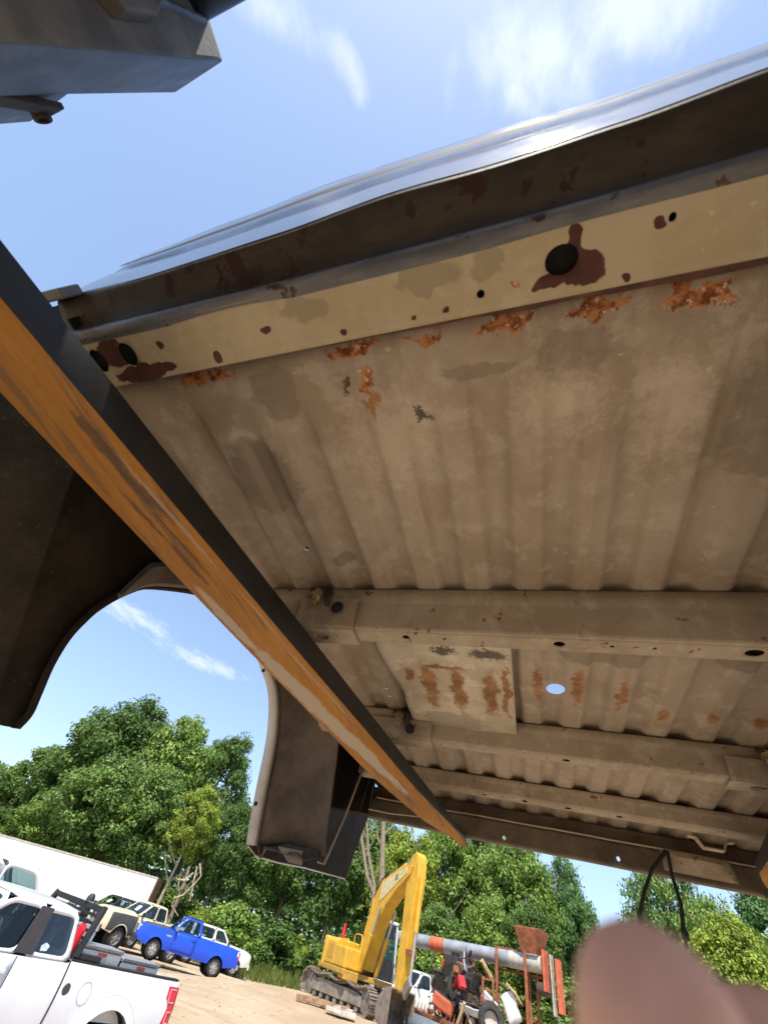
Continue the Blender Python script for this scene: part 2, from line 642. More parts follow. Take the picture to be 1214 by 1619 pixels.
mat_sill = under_paint('cross_sill_paint', (0.32, 0.255, 0.185), (0.385, 0.32, 0.245), (0.46, 0.40, 0.32), fleck=1.0, streak=0.25)
mat_patch = under_paint('patch_plate_paint', (0.48, 0.41, 0.31), (0.60, 0.53, 0.43), (0.72, 0.66, 0.56),
                        soft=[spot(680, 1076, 13, 30), spot(725, 1082, 13, 30), spot(775, 1088, 15, 30), spot(700, 1050, 40, 4), spot(800, 1085, 6, 38), spot(648, 1060, 8, 10)],
                        black=[spot(700, 1022, 22, 8), spot(770, 1028, 34, 10)], stain=[spot(715, 1124, 45, 12), spot(715, 1122, 30, 8)], fleck=0.1)
mat_rustseam = simple('maroon_rust', (0.085, 0.035, 0.026), 0.85, 0, 0.45, 30, 0.3, dirt=(0.34, 0.13, 0.05), dirt_amt=0.35)
t = NT('black_bed_inner_paint')
o_ = t.obj()
n1 = t.noise(o_, 7, 7, 0.65)
n2 = t.noise(o_, 60, 5, 0.7)
c = t.mix(t.step(n1, 0.35, 0.7), (0.020, 0.016, 0.012), (0.042, 0.034, 0.026))
c = t.mix(t.math('MULTIPLY', t.step(n2, 0.62, 0.72), 0.35), c, (0.16, 0.13, 0.10))
c = t.mix(t.step(t.noise(o_, 22, 6, 0.7), 0.66, 0.69), c, (0.085, 0.03, 0.022))
mat_darkpaint = t.bsdf(c, 0.8, 0, t.bump(n2, 0.2, 0.004), 0.1)
t = NT('front_panel_underside')
o_ = t.obj()
n1 = t.noise(t.mapping(o_, scale=(1, 3, 3)), 6, 7, 0.65)
n2 = t.noise(o_, 45, 5, 0.7)
c = t.mix(t.step(n1, 0.35, 0.68), (0.030, 0.024, 0.017), (0.075, 0.058, 0.041))
c = t.mix(t.step(t.noise(t.mapping(o_, scale=(1.4, 1, 1)), 13, 6, 0.66), 0.555, 0.575), c, (0.038, 0.013, 0.011))
mat_channel = t.bsdf(c, 0.6, 0, t.bump(n2, 0.25, 0.004), 0.4)
mat_gloss = simple('gloss_black_paint', (0.045, 0.048, 0.055), 0.13, 0, 0.2, 9, 0.02, coat=0.3)
mat_tub = simple('tub_undercoat', (0.105, 0.082, 0.062), 0.9, 0, 0.35, 9, 0.5, dirt=(0.22, 0.18, 0.14), dirt_amt=0.45)
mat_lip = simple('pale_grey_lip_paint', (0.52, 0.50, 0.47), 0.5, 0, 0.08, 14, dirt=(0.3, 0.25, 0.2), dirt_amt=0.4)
mat_bolt = simple('brassy_zinc_bolt', (0.34, 0.27, 0.16), 0.5, 0.6, 0.35, 60, 0.2)
mat_darksteel = simple('dark_rusty_steel', (0.075, 0.055, 0.043), 0.75, 0.2, 0.4, 30, 0.3)
mat_cable = simple('dusty_tan_cable', (0.46, 0.39, 0.29), 0.7)
mat_rubber = simple('black_rubber', (0.018, 0.018, 0.018), 0.8, 0, 0.3, 20, 0.2)

# ---- floor panel: pressed ribs running front to rear
RIB_P, RIB_0 = 0.187, 0.153


def floor_z(x, y):
    k = round((x - RIB_0) / RIB_P)
    d = abs(x - RIB_0 - k * RIB_P)
    start = 0.34 + 0.05 * math.sin(k * 2.3)
    rib = (1 - sstep(d, 0.026, 0.058)) * 0.026 * sstep(y, start, start + 0.13)
    rib *= 1 - sstep(y, 3.72, 3.82)
    rib *= sstep(math.hypot(x - 0.165, y - 1.867), 0.06, 0.10)
    w = 0.0035 * mnoise.noise(Vector((x * 2.4, y * 1.6, 1))) + 0.0016 * mnoise.noise(Vector((x * 9, y * 5, 3)))
    dent = -0.012 * math.exp(-(((x + 0.86) / 0.07) ** 2 + ((y - 0.42) / 0.045) ** 2)) - 0.010 * math.exp(-(((x + 0.70) / 0.05) ** 2 + ((y - 0.40) / 0.06) ** 2))
    return 1.0 + rib + w + dent


xs = []
k0 = int((-1.17 - RIB_0) / RIB_P) - 1
for k in range(k0, 9):
    for d in (-0.0935, -0.072, -0.058, -0.048, -0.037, -0.026, 0.0, 0.026, 0.037, 0.048, 0.058, 0.072):
        x = RIB_0 + k * RIB_P + d
        if -1.17 < x < 1.43:
            xs.append(x)
xs = sorted([-1.17] + xs + [1.43])
ys = [0.2] + linspace(0.26, 0.62, 17) + linspace(0.68, 1.7, 18) + linspace(1.76, 1.98, 9) + linspace(2.04, 3.6, 26) + linspace(3.63, 3.82, 6)
fholes = [(0.165, 1.867, 0.041, 0.046)]
for px, py, r in ((482, 874, 0.011), (611, 1088, 0.009), (616, 1100, 0.008), (612, 1150, 0.006)):
    p = onz(px, py, 1.0)
    fholes.append((p.x, p.y, r, r))
MB().sheet(xs, ys, lambda x, y: b(x, y, floor_z(x, y)), fholes).build('floor_panel', mat_floor, bed, True, solid=0.0016, angle=60)


# ---- cross sills
def make_sill(name, y0, zb, wb, holes, x0=-1.16, x1=1.42, lip=0.045):
    s = MB()
    xs_ = linspace(x0, x1, 60)
    prof = [(y0 - 0.016, 0.992), (y0 + 0.008, 0.992 - lip), (y0 + 0.014, 0.992 - lip - 0.005), (y0 + 0.015, zb + 0.008), (y0 + 0.020, zb + 0.001), (y0 + 0.030, zb)]
    s.loft([[b(x, yy, zz + 0) for (yy, zz) in prof] for x in xs_], False)
    s.sheet(xs_, linspace(y0 + 0.030, y0 + 0.030 + wb, 5), lambda x, y: b(x, y, zb + 0), holes)
    y1 = y0 + 0.030 + wb
    prof = [(y1, zb), (y1 + 0.008, zb + 0.008), (y1 + 0.02, 0.992), (y1 + 0.06, 0.994)]
    s.loft([[b(x, yy, zz) for (yy, zz) in prof] for x in xs_], False)
    return s.build(name, mat_sill, bed, True, solid=0.002, angle=50)


def sill_holes(pts, z):
    out = []
    for px, py, r in pts:
        p = onz(px, py, z)
        out.append((p.x, p.y, r, r * 0.62))
    return out


sill1 = make_sill('cross_sill', 1.185, 0.83, 0.075, [(-0.397, 1.250, 0.014, 0.012), (0.141, 1.250, 0.018, 0.015), (0.674, 1.250, 0.024, 0.018), (0.30, 1.25, 0.007, 0.006), (0.42, 1.25, 0.006, 0.006), (-0.25, 1.25, 0.006, 0.006)])
sill2 = make_sill('cross_sill', 2.25, 0.87, 0.07, [(0.21, 2.315, 0.017, 0.015), (0.12, 2.315, 0.006, 0.006), (-0.2, 2.315, 0.007, 0.006), (-0.42, 2.315, 0.006, 0.006)], lip=0.035)
sill3 = make_sill('cross_sill', 3.10, 0.915, 0.10, [(0.0, 3.18, 0.017, 0.02), (0.26, 3.18, 0.017, 0.02), (-0.26, 3.18, 0.02, 0.012), (0.55, 3.18, 0.017, 0.02)], lip=0.022)


# ---- mounting brackets with studs on the sills
def mount(x0, x1, y0, zb, boltx, sill, flip=1):
    m = MB()
    for x in (0,):
        prof = [(y0 - 0.006, 0.945), (y0 + 0.012, zb - 0.002), (y0 + 0.020, zb - 0.012), (y0 + 0.118, zb - 0.012)]
        xs_ = linspace(x0, x1, 9)
        m.loft([[b(x, yy - 0.007, zz) for (yy, zz) in prof[:3]] for x in xs_], False)
    hx = lerp(x0, x1, 0.42)
    m.sheet(linspace(x0, x1, 14), linspace(y0 + 0.013, y0 + 0.115, 7), lambda x, y: b(x, y, zb - 0.012), [(hx, y0 + 0.065, 0.032, 0.026)])
    o = m.build('mount_plate', mat_sill, sill, False, solid=0.003)
    d = MB()
    d.lathe(b(lerp(x0, x1, 0.70), y0 - 0.020, 0.895), (0, -1, -0.1), [(0, 0.026 * S), (0.003 * S, 0.026 * S), (0.003 * S, 0)], 16)
    d.build('hole_shade_disc', mat_rubber, sill)  # black disc painting the dark inside of a hole
    t_ = MB()
    t_.prism([b(boltx - 0.035, y0 - 0.03, 0.99), b(boltx + 0.035, y0 - 0.03, 0.99), b(boltx + 0.035, y0 - 0.045, 0.965), b(boltx - 0.035, y0 - 0.045, 0.965)], (0, 0.012 * S, 0.0))
    t_.beam(b(boltx + 0.05 * flip, y0 - 0.02, 0.985), b(boltx + 0.055 * flip, y0 - 0.02, 0.91), 0.012, 0.012)
    t_.build('stud_tab', mat_darksteel, sill, bevel=0.001)
    bo = MB()
    z_ = 0.975
    while z_ > 0.915:
        bo.lathe(b(boltx, y0 - 0.028, z_), (0, -0.12, -1), [(0, 0.014 * S), (0.0035 * S, 0.0175 * S), (0.007 * S, 0.014 * S)], 12)
        z_ -= 0.007
    bo.lathe(b(boltx, y0 - 0.034, z_), (0, -0.12, -1), [(0, 0.014 * S), (0.012 * S, 0.011 * S), (0.014 * S, 0)], 12)
    bo.lathe(b(boltx, y0 - 0.03, 0.962), (0, -0.12, -1), [(0, 0), (0, 0.027 * S), (0.02 * S, 0.027 * S), (0.02 * S, 0.013 * S)], 6)
    bo.build('mount_stud', mat_bolt, sill)


mount(-0.86, -0.60, 1.185, 0.83, -0.785, sill1)
mount(0.87, 1.14, 2.25, 0.87, 1.03, sill2)
mount(-0.86, -0.47, 2.25, 0.87, -0.66, sill2)

# ---- front box sill, rolled edge and rusty seam
bow = lambda x: 0.068 - 0.014 * x * x
bh = [(0.124, 0.131, 0.030, 0.026), (-0.975, 0.118, 0.026, 0.030), (-1.085, 0.117, 0.026, 0.030), (-0.029, 0.159, 0.008, 0.008), (0.30, 0.105, 0.006, 0.007)]
fs_ = MB()
xs_ = linspace(-1.17, 1.43, 80)
fs_.sheet(xs_, [0.0, 0.12, 0.22, 0.34, 0.44, 0.55, 0.66, 0.78, 0.9, 1.0],
          lambda x, v: b(x, lerp(bow(x), 0.196 + 0.006 * x, v), 0.93 + 0.003 * mnoise.noise(Vector((x * 2.5, v, 8)))), [(hx, (hy - bow(hx)) / (0.196 - bow(hx)), hr, hr2 / 0.13) for hx, hy, hr, hr2 in bh])
prof = [(0.0, 0.93), (-0.008, 0.934), (-0.013, 0.945), (-0.012, 0.965)]
fs_.loft([[b(x, bow(x) + yy, zz) for yy, zz in prof] for x in xs_], False)
fs_.loft([[b(x, 0.196 + 0.006 * x, 0.93), b(x, 0.199 + 0.006 * x, 0.945), b(x, 0.20 + 0.006 * x, 0.99)] for x in xs_], False)
front_sill = fs_.build('front_sill', mat_box, bed, True, solid=0.0015, angle=45)
MB().loft([[b(x, 0.188, 0.99), b(x, 0.188, 0.945), b(x, bow(x) + 0.004, 0.945), b(x, bow(x) + 0.004, 0.99)] for x in linspace(-1.16, 1.42, 40)], True, True).build('sill_shade_liner', simple('cavity_shade', (0.006, 0.006, 0.006), 0.95), front_sill)  # black liner added so the sill holes look shaded inside
re_ = MB()
re_.loft([[b(x, bow(x) + yy, zz) for yy, zz in ((0.016, 0.9285), (0.004, 0.927), (-0.008, 0.930), (-0.016, 0.939), (-0.019, 0.952), (-0.017, 0.968), (-0.013, 0.975))] for x in linspace(-1.17, 1.43, 90)], False)
t = NT('rolled_edge_sheen')
o_ = t.obj()
n1 = t.noise(t.mapping(o_, scale=(1, 4, 4)), 9, 6, 0.65)
c = t.mix(t.step(n1, 0.35, 0.65), (0.10, 0.105, 0.115), (0.19, 0.19, 0.20))  # blue-grey highlight of the rounded edge is put into this colour
c = t.mix(t.step(t.noise(o_, 20, 5, 0.7), 0.58, 0.62), c, (0.06, 0.022, 0.018))
re_.build('rolled_edge', t.bsdf(c, 0.4, 0.1, None, 0.5), front_sill, True)
sm = MB()
sm.loft([[b(x, 0.194 + 0.006 * x, 0.944), b(x, 0.204 + 0.006 * x + 0.020 * sstep(x, -1.0, 1.0) + 0.004 * mnoise.noise(Vector((x * 9, 0, 0))), 0.972), b(x, 0.204 + 0.006 * x, 0.992)] for x in linspace(-1.17, 1.43, 160)], False)
sm.build('rusty_seam', mat_rustseam, front_sill, True)

# ---- front panel: dusty overhanging lower channel, gloss face above it
sil_pts = [(-1.25, -0.080), (-0.8, -0.087), (-0.45, -0.093), (0.0, -0.088), (0.3, -0.080), (0.9, -0.080), (1.5, -0.08)]
gl_pts = [(-1.25, -0.048), (-0.9, -0.036), (-0.5, -0.037), (-0.2, -0.045), (0.033, -0.039), (0.24, -0.041), (0.5, -0.051), (1.5, -0.05)]


def interp(p, x):
    if x <= p[0][0]:
        return p[0][1]
    for (xa, va), (xb, vb) in zip(p, p[1:]):
        if x <= xb:
            return lerp(va, vb, sstep(x, xa, xb))
    return p[-1][1]


xs_ = linspace(-1.24, 1.5, 110)
ch = MB()
ch.loft([[b(x, bow(x) - 0.013, 0.964), b(x, bow(x) - 0.014, 0.985), b(x, bow(x) - 0.022, 1.015), b(x, bow(x) - 0.05, 1.035), b(x, lerp(bow(x), 1.06 * interp(gl_pts, x), 0.75), 1.045),
          b(x, 1.06 * interp(gl_pts, x) + 0.008, 1.052), b(x, 1.06 * interp(gl_pts, x), 1.06)] for x in xs_], False)
ch.build('panel_channel', mat_channel, bed, True, solid=0.0012, angle=70)
fp = MB()
rows = []
for x in xs_:
    g, s_ = interp(gl_pts, x), interp(sil_pts, x)
    ring = [b(x, 1.06 * g, 1.0605), b(x, 1.09 * (g * 0.93 + s_ * 0.07), 1.09), b(x, 1.2 * lerp(g, s_, 0.38), 1.2), b(x, 1.29 * lerp(g, s_, 0.52), 1.29), b(x, 1.315 * lerp(g, s_, 0.50), 1.315),
            b(x, 1.42 * lerp(g, s_, 0.86), 1.42), b(x, 1.5 * s_, 1.5), b(x, 1.5 * s_ - 0.004, 1.58), b(x, 1.5 * s_ + 0.01, 1.85), b(x, 1.5 * s_ + 0.09, 1.87), b(x, 1.5 * s_ + 0.09, 1.80)]
    rows.append(ring)
fp.loft(rows, False)
fp.build('front_panel', mat_gloss, bed, True, solid=0.001, angle=60)
ps = MB()
ps.loft([[b(x, 1.365 * lerp(interp(gl_pts, x), interp(sil_pts, x), 0.70) - 0.004, 1.355), b(x, 1.375 * lerp(interp(gl_pts, x), interp(sil_pts, x), 0.74) - 0.006, 1.375), b(x, 1.40 * lerp(interp(gl_pts, x), interp(sil_pts, x), 0.80) - 0.004, 1.40)] for x in xs_], False)
ps.build('panel_groove', simple('dark_groove', (0.02, 0.02, 0.022), 0.8), bed, True)
cb = MB()
p = onz(95, 447, 1.02)
cb.obox(bv((-1.20, -0.062, 1.03)), (0.062 * S, 0.003 * S, 0), (0.0, 0.014 * S, 0), (0, 0, 0.035 * S))
cb.build('corner_bracket', simple('grey_bracket_paint', (0.16, 0.165, 0.18), 0.4), bed, bevel=0.003)

# ---- bed side panels with wheel arches, tubs, inner walls
XO = -1.55
arch_px = [(20, 1150), (40, 1128), (55, 1095), (75, 1050), (100, 1010), (125, 983), (150, 962), (190, 940), (230, 930), (300, 937), None, (413, 1050), (425, 1085), (428, 1120), (424, 1170), (412, 1230), (400, 1290), (393, 1335)]
arch = []
for q in arch_px:
    if q is None:
        arch += [(1.40, 1.105), (1.56, 1.155), (1.74, 1.165), (1.90, 1.13)]
    else:
        p = onx(q[0], q[1], XO)
        arch.append((p.y, p.z))
low_rear = []
for q in ((405, 1352), (440, 1362), (480, 1370), (545, 1388), (560, 1345), (578, 1297)):
    p = onx(q[0], q[1], XO)
    low_rear.append((p.y, p.z))
# smooth the arch once for an even curve
arch_s = []
for i in range(len(arch) - 1):
    p0, p1, p2, p3 = arch[max(0, i - 1)], arch[i], arch[i + 1], arch[min(len(arch) - 1, i + 2)]
    for s_ in (0, 0.25, 0.5, 0.75):
        arch_s.append(tuple(0.5 * ((2 * p1[k]) + (-p0[k] + p2[k]) * s_ + (2 * p0[k] - 5 * p1[k] + 4 * p2[k] - p3[k]) * s_ ** 2 + (-p0[k] + 3 * p1[k] - 3 * p2[k] + p3[k]) * s_ ** 3) for k in (0, 1)))
arch_s.append(arch[-1])
XC = 0.13
cy = sum(p[0] for p in arch_s) / len(arch_s)


def side(mirror):
    X = (lambda x: 2 * XC - x) if mirror else (lambda x: x)
    outline = [(-0.02, 0.30)] + [(0.3, 0.265), (0.7, 0.25), (0.95, 0.245)] + arch_s + low_rear + [(low_rear[-1][0] + 0.02, 1.7), (-0.06, 1.72)]
    p = MB()
    p.prism([b(X(XO), y, z) for y, z in outline], (0.012 * S * (1 if not mirror else -1), 0, 0))
    panel = p.build('bed_side', mat_darkpaint, bed)
    # outer skin, gloss paint
    q = MB()
    q.prism([b(X(XO - 0.006), y, z) for y, z in outline], (-0.01 * S * (1 if not mirror else -1), 0, 0))
    q.build('outer_skin', mat_gloss, panel)
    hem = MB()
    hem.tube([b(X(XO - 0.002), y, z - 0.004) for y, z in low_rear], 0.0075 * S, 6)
    hem.build('hem_reflection', simple('painted_sky_rim', (0.42, 0.45, 0.50), 0.25, 0.2), panel, True)  # pale blue tube paints the sky's reflection along the panel edge
    # arch lip turned inwards
    l = MB()
    rr = []
    for i, (y, z) in enumerate(arch_s):
        a, c_ = arch_s[max(0, i - 1)], arch_s[min(len(arch_s) - 1, i + 1)]
        tx, tz = c_[0] - a[0], c_[1] - a[1]
        ln = math.hypot(tx, tz)
        nx, nz = -tz / ln, tx / ln      # outwards from the opening
        rr.append([b(X(XO - 0.012), y - nx * 0.004, z - nz * 0.004), b(X(XO + 0.035), y - nx * 0.002, z - nz * 0.002), b(X(XO + 0.042), y + nx * 0.004, z + nz * 0.004), b(X(XO + 0.046), y + nx * 0.03, z + nz * 0.03)])
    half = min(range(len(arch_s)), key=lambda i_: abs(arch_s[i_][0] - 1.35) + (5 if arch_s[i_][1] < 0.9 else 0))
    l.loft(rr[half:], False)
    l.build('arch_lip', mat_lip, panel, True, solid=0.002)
    shaded_lip = MB()
    shaded_lip.loft(rr[:half + 1], False)
    shaded_lip.build('arch_lip', mat_darkpaint, panel, True, solid=0.002)  # front half of the lip coloured dark for the shade on it
    for q_ in ((406, 1272), (418, 1062)):
        w = onx(q_[0], q_[1], XO + 0.03)
        MB().lathe(b(X(w.x), w.y - 0.012, w.z), (0, -1, 0.1), [(0, 0.012 * S), (0.006 * S, 0.011 * S), (0.008 * S, 0)], 12).build('lip_screw', mat_rubber, panel)
    # wheel tub
    tb = MB()
    rr = []
    for i, (y, z) in enumerate(arch_s):
        a, c_ = arch_s[max(0, i - 1)], arch_s[min(len(arch_s) - 1, i + 1)]
        tx, tz = c_[0] - a[0], c_[1] - a[1]
        ln = math.hypot(tx, tz)
        nx, nz = -tz / ln, tx / ln
        row = []
        deep = sstep(z, 0.95, 1.06) if y < cy else 1.0
        for j, x in enumerate(linspace(XO + 0.045, lerp(XO + 0.06, -1.08, deep), 12)):
            e = 0.030 + 0.07 * sstep(j, 0, 4) + 0.012 * mnoise.noise(Vector((y * 3, z * 3, j * 0.3)))
            e -= 0.05 * sstep(j, 9, 11)
            row.append(b(X(x), y + nx * e, z + nz * e + (0.015 * mnoise.noise(Vector((j * 0.5, 3, 1))) if i > len(arch_s) - 3 else 0)))
        rr.append(row)
    first = min(i_ for i_ in range(len(arch_s)) if arch_s[i_][1] > 0.86)
    tb.loft(rr[first:], False)
    wall = [(y, max(z, 0.99)) for y, z in arch_s if z > 0.9]
    tb.prism([b(X(-1.08), y + (0.05 if y > cy else -0.05), z + 0.06 if z > 1 else 0.985) for y, z in wall], (0.004, 0, 0))
    tub = tb.build('wheel_tub', mat_tub, bed, True, solid=0.0015, angle=60)
    # torn liner hanging at the rear foot of the tub, folded bracket at its front
    h = MB()
    w0 = arch_s[-1]
    pts = []
    for i, x in enumerate(linspace(XO + 0.05, -1.12, 26)):
        dz = 0.016 * mnoise.noise(Vector((i * 0.21, 1, 2))) + 0.005 * mnoise.noise(Vector((i * 0.9, 4, 2))) + (0.045 if i in (2, 3) else 0)
        pts.append([b(X(x), w0[0] + 0.10, w0[1] + 0.09), b(X(x), w0[0] + 0.075, w0[1] + 0.03), b(X(x), w0[0] + 0.03, w0[1] + 0.012 - dz), b(X(x), w0[0] - 0.015 + dz, w0[1] + 0.0 - dz)])
    h.loft(pts, False)
    h.build('torn_liner', mat_tub, tub, True, solid=0.0015)
    fl = MB()
    fl.prism([b(X(-1.36), w0[0] + 0.0, w0[1] + 0.02), b(X(-1.26), w0[0] - 0.02, w0[1] - 0.035), b(X(-1.19), w0[0] + 0.01, w0[1] - 0.03), b(X(-1.22), w0[0] + 0.03, w0[1] + 0.03)], (0, 0.004, 0.002))
    fl.build('liner_flap', simple('tan_flap', (0.42, 0.32, 0.22), 0.8), tub)
    f = MB()
    rr = []
    for i in range(26, 42):
        y, z = arch_s[i]
        k = (i - 26) / 15
        e = 0.02 + 0.085 * min(1, k * 4)
        rr.append([b(X(XO + 0.05), y - 0.0, z + 0.012), b(X(XO + 0.075), y - 0.01, z + 0.02), b(X(XO + 0.085), y - 0.012 - e * 0.35, z + e * 0.8), b(X(XO + 0.055), y - 0.012 - e * 0.4, z + e)])
    f.loft(rr, True, True)
    f.build('liner_fold', simple('brown_liner', (0.15, 0.115, 0.09), 0.85, 0, 0.3, 12, 0.3), tub, True, angle=40)
    # inner wall and rail cap closing the box side
    iw = MB()
    iw.box(min(X(-1.172), X(-1.178)) * S, max(X(-1.172), X(-1.178)) * S, 0.0, 3.82 * S, 0.995 * S, 1.72 * S)
    iw.box(min(X(-1.18), X(XO - 0.01)) * S, max(X(-1.18), X(XO - 0.01)) * S, -0.04 * S, low_rear[-1][0] * S, 1.722 * S, 1.76 * S)
    iw.build('inner_wall', mat_darkpaint, bed)
    # rear post between the inner wall and the outer panel
    rp = MB()
    rp.box(min(X(-1.22), X(XO + 0.012)) * S, max(X(-1.22), X(XO + 0.012)) * S, 3.70 * S, 3.76 * S, 0.80 * S, 1.72 * S)
    rp.build('rear_post', mat_darkpaint, bed)
    return tub


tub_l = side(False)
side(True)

# ---- rear sill with harness plate
rs = MB()
holes = []
for px, py in ((797, 1325), (977, 1358)):
    p = ony(px, py, 3.66)
    holes.append((p.x, p.z, 0.011, 0.013))
xs_ = linspace(-1.2, 1.46, 120)
rs.sheet(xs_, linspace(0.782, 0.905, 7), lambda x, z: b(x, 3.66, z), holes)
rs.loft([[b(x, 3.66, 0.905), b(x, 3.675, 0.915), b(x, 3.70, 0.99), b(x, 3.80, 0.995)] for x in xs_], False)
rs.loft([[b(x, 3.66, 0.782), b(x, 3.675, 0.776), b(x, 3.72, 0.776)] for x in xs_], False)
rear_sill = rs.build('rear_sill', simple('rear_sill_paint', (0.135, 0.108, 0.08), 0.8, 0, 0.35, 9, 0.3, dirt=(0.28, 0.23, 0.17), dirt_amt=0.4), bed, True, solid=0.002, angle=50)
MB().tube([b(x, 3.652 - 0.01 * math.sin((x + 1.2) * 1.1), 0.905 + 0.006 * mnoise.noise(Vector((x * 2, 0, 5)))) for x in linspace(-1.15, 1.42, 40)], 0.0055 * S, 6).build('sill_cable', mat_cable, rear_sill, True)
for px in (700, 760, 880, 1010):
    p = ony(px, 1283 + (px - 780) * 0.19, 3.665)
    MB().lathe(b(p.x, 3.674, 0.95), (0, -1, -0.2), [(0, 0.013 * S), (0.006 * S, 0.012 * S), (0.009 * S, 0)], 12).build('rivet', mat_darksteel, rear_sill)
hp = MB()
q = []
for x in linspace(0.83, 1.22, 14):
    e = math.sin((x - 0.83) / 0.39 * math.pi) ** 0.5 if 0.83 < x < 1.22 else 0
    q.append([b(x, 3.655, 0.90), b(x, 3.655 - 0.05 * e, 0.895), b(x, 3.655 - 0.06 * e, 0.87), b(x, 3.655 - 0.02 * e, 0.82), b(x, 3.655, 0.80)])
hp.loft(q, False)
hp.build('lamp_shield', mat_sill, rear_sill, True, solid=0.002)
us = MB()
for (xa, za, xb, zb_) in ((0.92, 0.91, 0.96, 0.905), (0.96, 0.905, 0.985, 0.862), (0.985, 0.862, 1.085, 0.862), (1.085, 0.862, 1.11, 0.905), (1.11, 0.905, 1.15, 0.91)):
    us.beam(b(xa, 3.30, za), b(xb, 3.30, zb_), 0.05 * S, 0.006 * S, (0, 0, 1))
us.build('strap_bracket', mat_sill, sill3, bevel=0.001)
# ---- repair patch plate welded to the floor
pp = MB()
xs_ = linspace(-0.63, -0.02, 24)


def patch_pt(x, y):
    wav = 0.004 * mnoise.noise(Vector((x * 7, y * 7, 2)))
    fold = 0.030 * sstep(y, 2.0, 2.06) + 0.02 * sstep(y, 2.22, 2.30)
    xx = lerp(x, x + 0.05 * (1 - (x + 0.63) / 0.61), sstep(y, 1.6, 2.1)) if y > 1.6 else x
    return b(xx, y, 0.985 - fold + wav - 0.004 * (1 if y < 1.63 else 0))


pp.sheet(xs_, [1.47, 1.5, 1.55, 1.6, 1.63, 1.64, 1.7, 1.8, 1.9, 1.98, 2.0, 2.02, 2.04, 2.08, 2.15, 2.22, 2.25, 2.28], patch_pt)
pp.build('patch_plate', mat_patch, bed, True, solid=0.003, angle=45)
# loose rod behind the tub
p0, p1 = ony(574, 1215, 2.75), ony(512, 1366, 2.75)
MB().tube([bv(p0 + Vector((0.02, 0, 0.1))), bv(p0), bv(p0.lerp(p1, 0.5) + Vector((0.008, 0, 0))), bv(p1), bv(p1 + Vector((-0.04, 0, 0.005)))], 0.008 * S, 7).build('brace_rod', simple('bare_rod', (0.25, 0.2, 0.16), 0.5, 0.5), bed, True)
p0, p1 = ony(583, 1279, 3.5), ony(650, 1287, 3.5)
MB().tube([bv(p0), bv(p0.lerp(p1, 0.5) + Vector((0, 0, -0.012))), bv(p1 + Vector((0.1, 0.1, 0.02)))], 0.005 * S, 6).build('loose_wire', mat_cable, bed, True)

# ---- dangling tail lamp harness
wire = thing('wire_harness', 'two thin black wires dangling from the rear sill of the raised bed', 'wires', (0, 0, BZ))
top = ony(1052, 1345, 3.63)
for pts in (((1052, 1345), (1030, 1375), (1018, 1410), (1010, 1450), (1012, 1475)), ((1054, 1345), (1062, 1385), (1076, 1430), (1080, 1470), (1085, 1500))):
    MB().tube([bv(ony(x, y, 3.62)) for x, y in pts], [0.011 * S, 0.010 * S, 0.011 * S, 0.012 * S, 0.009 * S], 8).build('wire', mat_rubber, wire, True)
pl = ony(1079, 1467, 3.62)
MB().lathe(bv(pl), (0.05, 0, -1), [(0, 0.010 * S), (0.01 * S, 0.02 * S), (0.05 * S, 0.018 * S), (0.055 * S, 0.0)], 10).build('plug', mat_rubber, wire, True)

# ================================================================== LIFT FORKS
t = NT('orange_rusty_fork')
o_ = t.obj()
grain = t.noise(t.mapping(o_, rot=(0, 0, R(7.8)), scale=(22, 1.6, 10)), 2.2, 7, 0.62, 0.3)
blot = t.noise(t.mapping(o_, rot=(0, 0, R(7.8)), scale=(3.0, 0.8, 2)), 3.2, 6, 0.62, 0.6)
fine_ = t.noise(o_, 60, 6, 0.7)
c = t.mix(t.step(grain, 0.35, 0.68), (0.33, 0.145, 0.028), (0.46, 0.225, 0.052))
c = t.mix(t.math('MULTIPLY', t.step(fine_, 0.52, 0.7), 0.4), c, (0.30, 0.115, 0.02))
c = t.mix(t.math('MULTIPLY', t.step(t.math('ADD', grain, t.math('MULTIPLY', blot, 0.7)), 0.86, 1.0), 0.7), c, (0.125, 0.075, 0.05))


def fspot(px, py, rx, ry):
    x, y = px_floor(px, py, 0.735 * 0.93)
    return (x, y, rx, ry, -0.137)


sp = [fspot(158, 695, 0.014, 0.05), fspot(205, 755, 0.009, 0.07), fspot(245, 790, 0.006, 0.05), fspot(235, 820, 0.005, 0.07), fspot(300, 890, 0.007, 0.06), fspot(290, 860, 0.004, 0.09)]
c = t.mix(t.math('MULTIPLY', t.spots(sp, jitter=0.8, nscale=28, edge=(1.2, 0.6), warp=0.012), 0.85), c, (0.11, 0.068, 0.048))
pale_ = [fspot(448, 1068, 0.024, 0.12), fspot(488, 1108, 0.030, 0.14), fspot(536, 1156, 0.030, 0.16), fspot(582, 1198, 0.026, 0.18), fspot(622, 1238, 0.016, 0.16), fspot(368, 986, 0.014, 0.12)]
c = t.mix(t.math('MULTIPLY', t.spots(pale_, jitter=0.35, nscale=14, edge=(1.15, 0.8), warp=0.02), 0.9), c, (0.46, 0.40, 0.33))
ed = [fspot(252, 790, 0.005, 0.10), fspot(300, 845, 0.005, 0.10), fspot(420, 980, 0.005, 0.12), fspot(480, 1055, 0.006, 0.12), fspot(530, 1110, 0.005, 0.12)]
c = t.mix(t.math('MULTIPLY', t.spots(ed, jitter=0.7, nscale=40, edge=(1.2, 0.3), warp=0.008), 0.6), c, (0.42, 0.35, 0.29))
dk2 = [fspot(640, 1262, 0.014, 0.12), fspot(600, 1228, 0.005, 0.12)]
